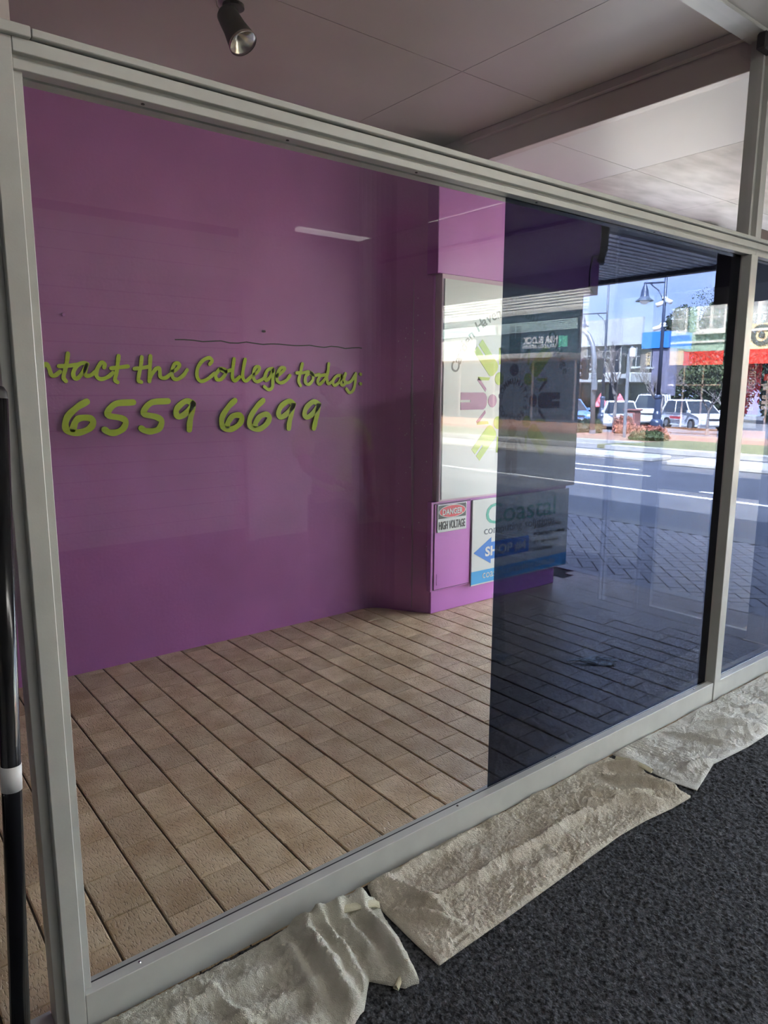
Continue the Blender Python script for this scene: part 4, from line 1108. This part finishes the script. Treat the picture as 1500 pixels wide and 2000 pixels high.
# ---- cars
M_CARGL = mat('dark car glass', (0.025, 0.03, 0.035), 0.08)
M_TYRE = mat('black tyre rubber', (0.012, 0.012, 0.012), 0.8)
M_LAMPG = mat('car lamp glass', (0.65, 0.66, 0.68), 0.15)
def car(label, paint, loc, rz, L=4.0, H=1.48, W=1.70, hood=.26, wag=False, stripe=None, roofrack=False):
    """front of the car points to local +x; built about the origin, then placed"""
    t = thing('car', label, 'car', (0, 0, 0))
    hb = H * .56
    f, b = L / 2, -L / 2
    bonnet = f - L * hood
    low = [(b + .04, .32), (b, .55), (b + .03, hb), (bonnet - .15, hb + .02), (bonnet + .35, hb - .06), (f - .10, hb - .18), (f, hb - .34), (f - .02, .34), (f - .10, .22), (b + .15, .22)]
    # body: rounded side profile, slightly narrower at the sills
    n = len(low); vs = []
    for yy, sc in ((-W / 2 + .07, .985), (-W / 2, 1), (W / 2, 1), (W / 2 - .07, .985)):
        for (x, z) in low:
            vs.append((x * sc, yy, z if abs(yy) > W / 2 - .01 else (z * .985 + .006)))
    fs = [tuple(range(n)), tuple(range(4 * n - 1, 3 * n - 1, -1))]
    for r in range(3):
        for i in range(n): fs.append((r * n + i, (r + 1) * n + i, (r + 1) * n + (i + 1) % n, r * n + (i + 1) % n))
    MB().add(vs, fs).build('body', paint, t, bevel=.03, segs=2, smooth=False)
    # cabin: glasshouse with a painted roof
    cb = b + (.06 if wag else .22); ct = b + (.28 if wag else .62)
    wf = bonnet + .02; wt = bonnet - L * .20
    y0, y1 = W / 2 - .05, W / 2 - .24
    gv = [(cb, -y0, hb), (wf, -y0, hb), (wt, -y1, H - .05), (ct, -y1, H - .05), (cb, y0, hb), (wf, y0, hb), (wt, y1, H - .05), (ct, y1, H - .05)]
    MB().add(gv, [(0, 1, 2, 3), (7, 6, 5, 4), (1, 5, 6, 2), (4, 0, 3, 7)]).build('windows', M_CARGL, t)
    MB().add([(wt + .06, -y1 - .02, H - .07), (ct - .06, -y1 - .02, H - .07), (ct - .06, y1 + .02, H - .07), (wt + .06, y1 + .02, H - .07), (wt - .12, -y1 + .08, H), (ct + .15, -y1 + .08, H), (ct + .15, y1 - .08, H), (wt - .12, y1 - .08, H)],
             [(0, 1, 2, 3), (7, 6, 5, 4), (0, 4, 5, 1), (1, 5, 6, 2), (2, 6, 7, 3), (3, 7, 4, 0)]).build('roof', paint, t)
    for s in (-1, 1):
        pil = MB()
        for (xb, xt, w) in ((wf - .02, wt, .07), ((cb + wf) / 2, (ct + wt) / 2, .06), (cb + .05, ct + .04, .14)):
            pil.tube([(xb, s * (y0 + .005), hb - .02), (xt, s * (y1 + .01), H - .05)], w / 2, 6)
        pil.build('pillars', paint, t)
        MB().box(bonnet - .12, bonnet + .06, s * (W / 2 + .02) - .07, s * (W / 2 + .02) + .07, hb + .02, hb + .16).build('mirror', paint, t, bevel=.02)
        MB().box(f - .16, f + .005, s * (W / 2 - .24) - .16, s * (W / 2 - .24) + .16, hb - .34, hb - .20).build('headlamp', M_LAMPG, t, bevel=.03)
        for xw in (f - L * .19, b + L * .19):
            wh = MB().cyl((xw, s * (W / 2 - .18), .30), (xw, s * (W / 2 + .01), .30), .30, n=18).build('wheel', M_TYRE, t)
            MB().cyl((xw, s * (W / 2 - .02), .30), (xw, s * (W / 2 + .02), .30), .19, n=14).build('hub', M_GALV, wh)
    MB().box(f - .02, f + .012, -.34, .34, hb - .33, hb - .24).build('grille', M_DARK, t)
    MB().box(f - .06, f + .015, -.26, .26, .30, .40).build('number_plate', M_LINE, t)
    if stripe:
        for s in (-1, 1): MB().box(-.9, .25, s * W / 2 - .012, s * W / 2 + .012, .55, .68).build('side_marking', stripe, t)
    if roofrack:
        MB().box(ct + .3, wt - .2, -y1 + .05, y1 - .05, H, H + .06).build('roof_rack', M_DARK, t)
    t.location = loc; t.rotation_euler = (0, 0, rz)
    return t
M_CARW = mat('white car paint', (0.62, 0.63, 0.64), 0.25)
M_CARB = mat('blue car paint', (0.12, 0.22, 0.48), 0.25)
M_CARG = mat('dark grey car paint', (0.05, 0.055, 0.06), 0.3)
R_ = math.radians
car('white hatchback with faint red side marking parked at the right end', M_CARW, (36.4, 19.6, gz(36)), R_(-122), 4.0, 1.55, 1.72, .24, True, M_RED)
car('white four wheel drive parked behind the near lamp post', M_CARW, (38.9, 23.6, gz(38)), R_(205), 4.8, 1.80, 1.9, .24, True, M_RED, True)
car('low white sedan parked behind the rusty shrub', M_CARW, (33.0, 21.8, gz(33)), R_(215), 4.4, 1.42, 1.74, .27)
car('blue hatchback beside the traffic light post', M_CARB, (35.2, 26.8, gz(35)), R_(235), 4.1, 1.50, 1.74, .25, True)
car('dark car at the left behind the blue hatchback', M_CARG, (39.0, 31.5, gz(38)), R_(240), 4.4, 1.45, 1.75, .27)

# ---- far buildings seen through the tinted glass
M_BRICK = mat('grey brown far brick', (0.15, 0.122, 0.10), 0.85, var=.25, vscale=9, stretch=(1, 1, 4))
M_CLAD = mat('cream metal cladding', (0.36, 0.355, 0.315), 0.6, var=.04, vscale=2)
M_BLUEP = mat('bright blue fascia', (0.03, 0.17, 0.50), 0.5)
M_SHOPG = mat('dark shop glazing', (0.02, 0.022, 0.025), 0.12)
M_MAUVE = mat('mauve rendered wall', (0.15, 0.14, 0.18), 0.7)
bk = thing('brick_building', 'brick building with cream cladding and a blue fascia beyond the car park', 'building', (42, 29, -.5))
MB().box(42, 44.5, 24.6, 48, 1.9, 4.95).build('brick_wall', M_BRICK, bk)
for k in range(15):
    y = 26.35 + k * 1.45
    MB().box(41.80, 42.02, y + .01, y + 1.44, 4.45, 6.15).build('cladding_sheet', M_CLAD, bk)
MB().box(41.78, 44.5, 24.5, 26.34, 4.15, 5.15).build('blue_fascia', M_BLUEP, bk)
for y, w, z0, z1 in ((30.55, .55, 3.0, 4.62), (29.05, .55, 3.7, 4.5), (27.9, .95, 2.65, 4.35), (26.75, .5, 3.05, 4.3), (25.7, .5, 3.0, 4.2), (32.4, .6, 3.0, 4.6), (34.2, .6, 3.0, 4.6)):
    w1 = MB().box(41.93, 42.03, y - w / 2, y + w / 2, z0, z1).build('window', M_SHOPG, bk)
    MB().box(41.90, 42.0, y - .02, y + .02, z0, z1).box(41.9, 42, y - w / 2, y + w / 2, (z0 + z1) / 2 - .02, (z0 + z1) / 2 + .02).build('glazing_bar', M_CLAD, w1)
    MB().box(41.86, 42.0, y - w / 2 - .06, y + w / 2 + .06, z0 - .12, z0).build('window_sill', M_CLAD, w1)
MB().box(39.6, 42, 25.6, 48, 2.0, 2.62).build('awning', M_CLAD, bk, bevel=.05)
MB().box(42.0, 42.2, 24.6, 48, -.6, 1.95).build('shopfront', M_SHOPG, bk)
for k in range(12):
    MB().box(41.9, 42.05, 25.2 + k * 1.9, 25.35 + k * 1.9, -.6, 2.0).build('shopfront_post', M_GALV, bk)
MB().box(41.9, 42.1, 24.0, 25.6, 1.2, 4.1).build('mauve_wall', M_MAUVE, bk)
M_YEL = mat('yellow sign', (0.75, 0.62, 0.05), 0.5)
MB().box(41.6, 41.7, 31.0, 31.6, .95, 1.55).build('yellow_sign', M_YEL, bk)
for y, lab in ((27.6, 'small red pyramid parasol at the left before the dark shops'), (26.2, 'small red pyramid parasol at the right before the dark shops')):
    um = thing('parasol', lab, 'parasol', (39.5, y, -.5))
    MB().lathe([(.001, 1.62), (.02, 1.6), (.62, .75), (.60, .72)], (39.5, y, -.25), 4).build('canopy', M_RED, um)
    MB().cyl((39.5, y, -.52), (39.5, y, 1.35), .025, n=8).build('pole', M_GALV, um)

# ---- shops across the street (they show up mirrored in the window)
FX = 28.5
M_GBRICK = mat('pale green painted brick', (0.36, 0.50, 0.42), 0.8, var=.14, vscale=7, stretch=(1, 1, 5))
M_WFRAME = mat('white window joinery', (0.80, 0.80, 0.78), 0.5)
M_PANE = mat('curtained window pane', (0.42, 0.44, 0.44), 0.12, var=.35, vscale=2)
M_CREAM = mat('cream awning board', (0.80, 0.66, 0.42), 0.6)
M_REDA = mat('red awning board', (0.72, 0.045, 0.035), 0.5)
gb = thing('green_shop', 'pale green brick shop with cream and red awning across the street', 'building', (FX, -10, 0))
MB().box(FX, FX + 9, -13.55, -6, 2.4, 7.2).build('green_wall', M_GBRICK, gb)
for (y0, y1) in ((-13.38, -12.60), (-12.22, -10.98), (-10.3, -9.2), (-8.6, -7.4)):
    wn = MB().box(FX - .08, FX + .02, y0, y1, 3.86, 5.9).build('window', M_WFRAME, gb, bevel=.02)
    nn = 1 if y1 - y0 < .9 else 2
    for q in range(nn):
        a = y0 + .12 + q * (y1 - y0 - .08) / nn; b = a + (y1 - y0 - .08) / nn - .14
        for z0, z1 in ((4.0, 4.42), (4.47, 4.9), (4.96, 5.8)):
            MB().box(FX - .095, FX - .07, a, b, z0, z1).build('pane', M_PANE, wn)
    MB().box(FX - .16, FX, y0 - .05, y1 + .05, 3.78, 3.87).build('window_sill', M_WFRAME, wn)
MB().box(FX - .06, FX, -13.55, -6, 3.44, 3.52).build('string_course', M_WFRAME, gb)
MB().box(FX - 1.6, FX - 1.5, -13.45, -11.80, 2.52, 3.07).build('awning_board_cream', M_CREAM, gb)
MB().box(FX - 1.6, FX - 1.5, -11.79, -6, 2.50, 3.02).build('awning_board_red', M_REDA, gb)
MB().box(FX - 1.5, FX, -13.45, -6, 2.62, 2.78).build('awning_deck', M_CLAD, gb)
MB().box(FX + .3, FX + 9, -13.5, -6, 0, 2.6).build('shop_interior', M_DARK, gb)
for y in (-13.35, -12.6, -11.78, -10.65, -9.2, -7.6):
    MB().box(FX - .03, FX + .03, y - .035, y + .035, 0.0, 2.6).build('shopfront_post', M_WFRAME, gb)
MB().box(FX - .03, FX + .03, -13.4, -6, 1.72, 1.79).build('shopfront_rail', M_WFRAME, gb)
MB().box(FX - .02, FX + .05, -13.4, -6, 0.0, .14).build('stall_riser', M_DARK, gb)
MB().box(FX - .004, FX + .004, -13.4, -6, .14, 2.6).build('shop_glass', M_SHOPG, gb)
bn = MB().box(FX - .08, FX - .05, -10.05, -9.45, .62, 2.52).build('red_banner', mat('crimson banner', (.42, .03, .09), .5), gb)
def tall_text(txt, x, y, z0, z1, h, material, parent):
    me = font_mesh('lettering', txt, h, material, Matrix(((0, 0, -1, 0), (0, 1, 0, 0), (1, 0, 0, 0), (0, 0, 0, 1))), extrude=.004, bold=.004)
    a, b = width_of(me, 2)
    s = (z1 - z0) / (b - a)
    me.transform(Matrix.Translation((x, y, z0)) @ Matrix.Diagonal((1, 1, s, 1)) @ Matrix.Translation((0, 0, -a)))
    return link('lettering', me, parent)
tall_text('FLIGHT CENTRE', FX - .085, -9.90, .78, 2.42, .36, M_WHITE, bn)
MB().box(FX - .07, FX - .05, -10.02, -9.5, .10, .60).build('pale_panel', mat('pale aqua poster', (.45, .62, .62), .5), gb)
for k, (z, m) in enumerate(((1.9, M_REDA), (1.55, M_WHITE), (1.22, M_WHITE), (1.02, M_WHITE), (.82, M_WHITE))):
    MB().box(FX - .06, FX - .04, -9.36, -9.02, z, z + (.26 if k < 2 else .14)).build('poster', m, gb)
rb = MB().box(FX - .12, FX - .03, -10.15, -8.2, 3.05, 4.05).build('cream_board', M_CREAM, gb)
MB().lathe([(.40, 0), (.40, .03), (.24, .03), (.24, 0)], (FX - .12, -9.55, 3.62), 28, Matrix.Rotation(R_(-90), 4, 'Y')).build('grey_ring', M_GREYT, rb)
MB().lathe([(.12, 0), (.12, .03), (.001, .03)], (FX - .12, -9.55, 3.62), 20, Matrix.Rotation(R_(-90), 4, 'Y')).build('grey_dot', M_GREYT, rb)

M_WBOARD = mat('white weatherboard', (0.58, 0.57, 0.54), 0.6, var=.03, vscale=2)
M_TEALB = mat('dark teal signboard', (0.012, 0.045, 0.055), 0.4)
M_MINT = mat('mint green square', (0.10, 0.48, 0.33), 0.4)
wb2 = thing('white_shop', 'white boarded shop with a dark tax accountants fascia sign across the street', 'building', (FX, -24, 0))
MB().box(FX + .05, FX + 9, -46, -17.55, 0, 7.6).build('wall', M_WBOARD, wb2)
for k in range(16):
    MB().prism([(5.42 + k * .14, FX + .05), (5.42 + k * .14, FX - .01), (5.42 + (k + 1) * .14, FX + .03), (5.42 + (k + 1) * .14, FX + .05)], 17.5, 46, 'z').build('weatherboard', M_WBOARD, wb2)
_wbs = [o for o in bpy.data.objects if o.name.startswith('weatherboard')]
for o in _wbs:                       # boards run along the street: turn the prism from z to -y
    o.data.transform(Matrix(((0, 1, 0, 0), (0, 0, -1, 0), (1, 0, 0, 0), (0, 0, 0, 1))))
MB().box(FX - .02, FX + .1, -46, -17.5, 5.25, 5.42).build('ledge', M_WBOARD, wb2)
MB().box(FX - .05, FX + .1, -46, -17.95, 4.92, 5.25).build('dark_band', M_TEALB, wb2)  # dark teal band between ledge and louvres
for y0 in range(1, 5):
    a = -22.9 - 5.2 * (y0 - 1)
    lv = MB().box(FX - .02, FX + .06, a, a + 4.9, 4.36, 4.90).build('louvre_window', M_TEALB, wb2)
    for q in range(6): MB().box(FX - .07, FX, a + .05, a + 4.85, 4.39 + q * .085, 4.45 + q * .085).build('louvre', mat('pale aqua louvre', (.45, .60, .60), .3) if 'pale aqua louvre' not in MATS else MATS['pale aqua louvre'], lv)
sgb = MB().box(FX - .14, FX, -24.6, -17.95, 3.24, 4.34).build('fascia_sign', M_TEALB, wb2)
def west_text(txt, x, ya, yb, z, h, material, parent, bold=0):
    me = font_mesh('lettering', txt, h, material, face_west(0, 0, 0), extrude=.004, bold=bold)
    a, b = width_of(me, 1)
    s = (yb - ya) / (b - a)
    me.transform(Matrix.Translation((x, ya, z)) @ Matrix.Diagonal((1, s, 1, 1)) @ Matrix.Translation((0, -a, 0)))
    return link('lettering', me, parent)
west_text('H&R BLOCK', FX - .145, -21.25, -19.12, 3.80, .46, M_WHITE, sgb, .012)
west_text('TAX ACCOUNTANTS', FX - .145, -21.28, -19.15, 3.56, .26, M_WHITE, sgb, .006)
MB().box(FX - .16, FX - .13, -19.04, -18.52, 3.57, 4.09).build('mint_square', M_MINT, sgb)
MB().box(FX - 2.2, FX, -46, -17.7, 2.98, 3.22).build('awning', M_WBOARD, wb2, bevel=.02)
MB().box(FX - .02, FX + .06, -46, -17.9, .1, 2.9).build('shop_glass', M_SHOPG, wb2)
for k in range(9): MB().box(FX - .06, FX + .05, -18.1 - k * 2.6, -18.0 - k * 2.6, 0, 2.95).build('shopfront_post', M_WFRAME, wb2)

# ---- sign box hanging under the awning
hs = thing('hanging_sign', 'dark box sign hanging under the awning beside the mullion', 'sign', (6.2, 2.80, 2.17))
MB().box(5.6, 7.0, 2.62, 2.93, 2.18, 2.72).build('box', M_BROWN, hs, bevel=.006)
MB().cyl((5.9, 2.78, 2.72), (5.9, 2.78, 2.935), .015, n=8).build('hanger', M_BLACK, hs)
MB().cyl((6.7, 2.78, 2.72), (6.7, 2.78, 2.935), .015, n=8).build('hanger', M_BLACK, hs)

# ---- ceiling battens of the shop, plus three unseen ones added as fill light
M_FILL = mat('added fill diffuser', (1.0, 0.97, 0.92), 0.5, emit=14.0)  # glow of the three added battens, brightens towels and frame
M_TUBE2 = mat('dim lit fluorescent diffuser', (1.0, 0.98, 0.95), 0.5, emit=1.3)
for lab, p0, p1, tm in (('white fluorescent batten running towards the street, mirrored above the pillar', (4.50, -1.75), (4.50, -.40), M_TUBE2),
                    ('white fluorescent batten along the back wall, mirrored on the purple wall', (3.62, -2.62), (4.55, -2.62), M_TUBE2),
                    ('first of three unseen fill battens added in a row above the window side, nearest the camera', (0.70, -.50), (1.90, -.50), M_FILL),
                    ('middle of three unseen fill battens added in a row above the window side', (2.05, -.50), (3.25, -.50), M_FILL),
                    ('last of three unseen fill battens added in a row above the window side, nearest the street', (3.38, -.50), (4.36, -.50), M_FILL)):
    along_x = p0[1] == p1[1]
    cx, cy = (p0[0] + p1[0]) / 2, (p0[1] + p1[1]) / 2
    hl = max(p1[0] - p0[0], p1[1] - p0[1]) / 2
    bt = thing('ceiling_batten', lab, 'light', (cx, cy, CEIL_IN), 'fluorescent battens of the shop')
    ex, ey = (hl, .06) if along_x else (.06, hl)
    MB().box(cx - ex, cx + ex, cy - ey, cy + ey, CEIL_IN - .045, CEIL_IN - .001).build('tray', M_WHITE, bt, bevel=.004)
    fx, fy = (hl - .03, .048) if along_x else (.048, hl - .03)
    MB().box(cx - fx, cx + fx, cy - fy, cy + fy, CEIL_IN - .075, CEIL_IN - .0455).build('diffuser', tm, bt, bevel=.01)

# ================================================================== PERSON IN THE SHOP (mirrored in the glass)
M_SKIN = mat('skin', (0.52, 0.30, 0.21), 0.55, var=.05, vscale=20)
M_HIVIS = mat('fluorescent lime work shirt', (0.55, 0.92, 0.08), 0.7, var=.08, vscale=12)
M_NAVY = mat('dark work trousers', (0.02, 0.022, 0.03), 0.85)
M_HAIR = mat('short dark hair', (0.03, 0.02, 0.015), 0.8, bump=.5, bscale=150)
M_BOOT = mat('tan work boot', (0.20, 0.12, 0.06), 0.7)
person = thing('person', 'person in a lime work shirt and dark trousers mirrored beside the pillar', 'person', (2.58, -0.50, 0))
PX, PYY = 2.58, -0.50
def skin_mesh(name, verts, edges, radii, material, parent, levels=2, root=0):
    me = bpy.data.meshes.new(name)
    me.from_pydata([(PX + v[0], PYY + v[1], v[2]) for v in verts], edges, [])
    me.materials.append(material)
    o = link(name, me, parent)
    md = o.modifiers.new('skin', 'SKIN'); md.use_smooth_shade = True
    lay = me.skin_vertices[0].data
    for i, r in enumerate(radii):
        lay[i].radius = r if isinstance(r, tuple) else (r, r)
        lay[i].use_root = (i == root)
    ss = o.modifiers.new('subdivision', 'SUBSURF'); ss.levels = levels; ss.render_levels = levels
    return o
# faces the window (+Y); the right arm is on +X
V = [(0, 0, .86), (0, -.01, 1.02), (0, 0, 1.18), (0, -.01, 1.31), (0, .0, 1.385), (0, .02, 1.44),          # pelvis .. neck
     (.16, -.01, 1.305), (.235, .0, 1.20), (.262, .03, 1.06), (.245, .075, .90), (.235, .09, .845),       # right arm
     (-.16, -.01, 1.305), (-.235, .01, 1.20), (-.25, .08, 1.06), (-.20, .24, 1.00), (-.17, .29, .985),    # left arm, bent forward
     (.10, 0, .80), (.115, .02, .47), (.12, -.01, .10), (.12, .07, .05),
     (-.10, 0, .80), (-.115, .03, .47), (-.12, .0, .10), (-.12, .08, .05)]
E_ = [(0, 1), (1, 2), (2, 3), (3, 4), (4, 5), (3, 6), (6, 7), (7, 8), (8, 9), (9, 10), (3, 11), (11, 12), (12, 13), (13, 14), (14, 15),
      (0, 16), (16, 17), (17, 18), (18, 19), (0, 20), (20, 21), (21, 22), (22, 23)]
Rr = [(.145, .105), (.125, .09), (.145, .10), (.13, .085), .055, .055, .062, .05, .042, .030, .028, .062, .05, .042, .030, .028,
      .085, .058, .042, .036, .085, .058, .042, .036]
skin_mesh('body', V, E_, Rr, M_SKIN, person)
# head with a face
hd = MB()
hd.sphere((PX, PYY + .03, 1.545), .1, 22, 16, (.76, .95, 1.14))
hm = hd.mesh('head', M_SKIN, smooth=True)
for v in hm.vertices:
    d = Vector((v.co.x - PX, v.co.y - PYY - .03, v.co.z - 1.545))
    if d.z < -.02: v.co.x = PX + d.x * (1 + d.z * 2.2); v.co.y += -.0 + .012 * (-d.z / .1)
    if d.y > .06 and abs(d.x) < .022 and -.045 < d.z < .012: v.co.y += .022 * (1 - abs(d.x) / .022)   # nose
    if d.y > .05 and .006 < d.z < .03 and .018 < abs(d.x) < .05: v.co.y -= .008                          # eye sockets
head = link('head', hm, person)
for s in (-1, 1):
    MB().sphere((PX + s * .030, PYY + .108, 1.560), .012, 10, 8).build('eye', M_WHITE, head, smooth=True)
    MB().sphere((PX + s * .078, PYY + .025, 1.540), .024, 10, 8, (.35, .7, 1.2)).build('ear', M_SKIN, head, smooth=True)
MB().sphere((PX, PYY + .113, 1.492), .022, 12, 8, (1.1, .35, .28)).build('mouth', mat('lips', (.40, .16, .14), .5), head, smooth=True)
hr = MB().sphere((PX, PYY + .018, 1.562), .106, 20, 14, (.78, .98, 1.10)).mesh('hair', M_HAIR, smooth=True)
for v in hr.vertices:
    if v.co.y > PYY + .06 and v.co.z < 1.615: v.co.y -= .075
    if v.co.z < 1.50: v.co.z = 1.50 + (v.co.z - 1.50) * .2
link('hair', hr, person)
# shirt and trousers follow the body
skin_mesh('shirt', [(0, 0, .84), (0, -.01, 1.02), (0, 0, 1.18), (0, -.01, 1.30), (0, 0, 1.36), (.165, -.01, 1.30), (.235, 0, 1.20), (.258, .02, 1.09), (-.165, -.01, 1.30), (-.235, .01, 1.20), (-.248, .05, 1.10)],
          [(0, 1), (1, 2), (2, 3), (3, 4), (3, 5), (5, 6), (6, 7), (3, 8), (8, 9), (9, 10)],
          [(.165, .125), (.150, .112), (.165, .118), (.150, .10), .075, .085, .080, .072, .085, .080, .072], M_HIVIS, person)
skin_mesh('trousers', [(0, 0, .92), (0, 0, .84), (.10, 0, .78), (.115, .02, .47), (.12, 0, .10), (-.10, 0, .78), (-.115, .03, .47), (-.12, 0, .10)],
          [(0, 1), (1, 2), (2, 3), (3, 4), (1, 5), (5, 6), (6, 7)], [(.155, .115), (.155, .115), .100, .075, .066, .100, .075, .066], M_NAVY, person)
for s in (-1, 1):
    MB().sphere((PX + s * .12, PYY + .055, .045), .1, 14, 10, (.50, 1.25, .44)).build('boot', M_BOOT, person, smooth=True)
def hand(base, d, spread, parent, thumb):
    """palm with four fingers and a thumb leaving its side"""
    b = Vector(base); d = Vector(d).normalized(); s = Vector(spread).normalized(); n = d.cross(s)
    vs = [b, b + d * .035, b + d * .075]; es = [(0, 1), (1, 2)]; rs = [.022, (.030, .016), (.034, .014)]
    for k, L in enumerate((.062, .072, .068, .052)):
        o = b + d * .078 + s * (-.027 + .018 * k)
        i = len(vs); vs += [o, o + d * L * .5 + n * .004, o + d * L * .85 + n * .016, o + d * L + n * .026]
        es += [(2, i), (i, i + 1), (i + 1, i + 2), (i + 2, i + 3)]; rs += [.0095, .009, .008, .007]
    i = len(vs); o = b + d * .02
    vs += [o + s * thumb * .030, o + s * thumb * .046 + d * .03 + n * .01, o + s * thumb * .050 + d * .058 + n * .018]
    es += [(1, i), (i, i + 1), (i + 1, i + 2)]; rs += [.012, .010, .008]
    skin_mesh('hand', [tuple(v) for v in vs], es, rs, M_SKIN, parent, 1)
hand((.235, .09, .845), (-.05, .12, -1), (.1, 1, .1), person, 1)
hand((-.17, .29, .985), (.12, .9, -.1), (1, -.12, .1), person, 1)
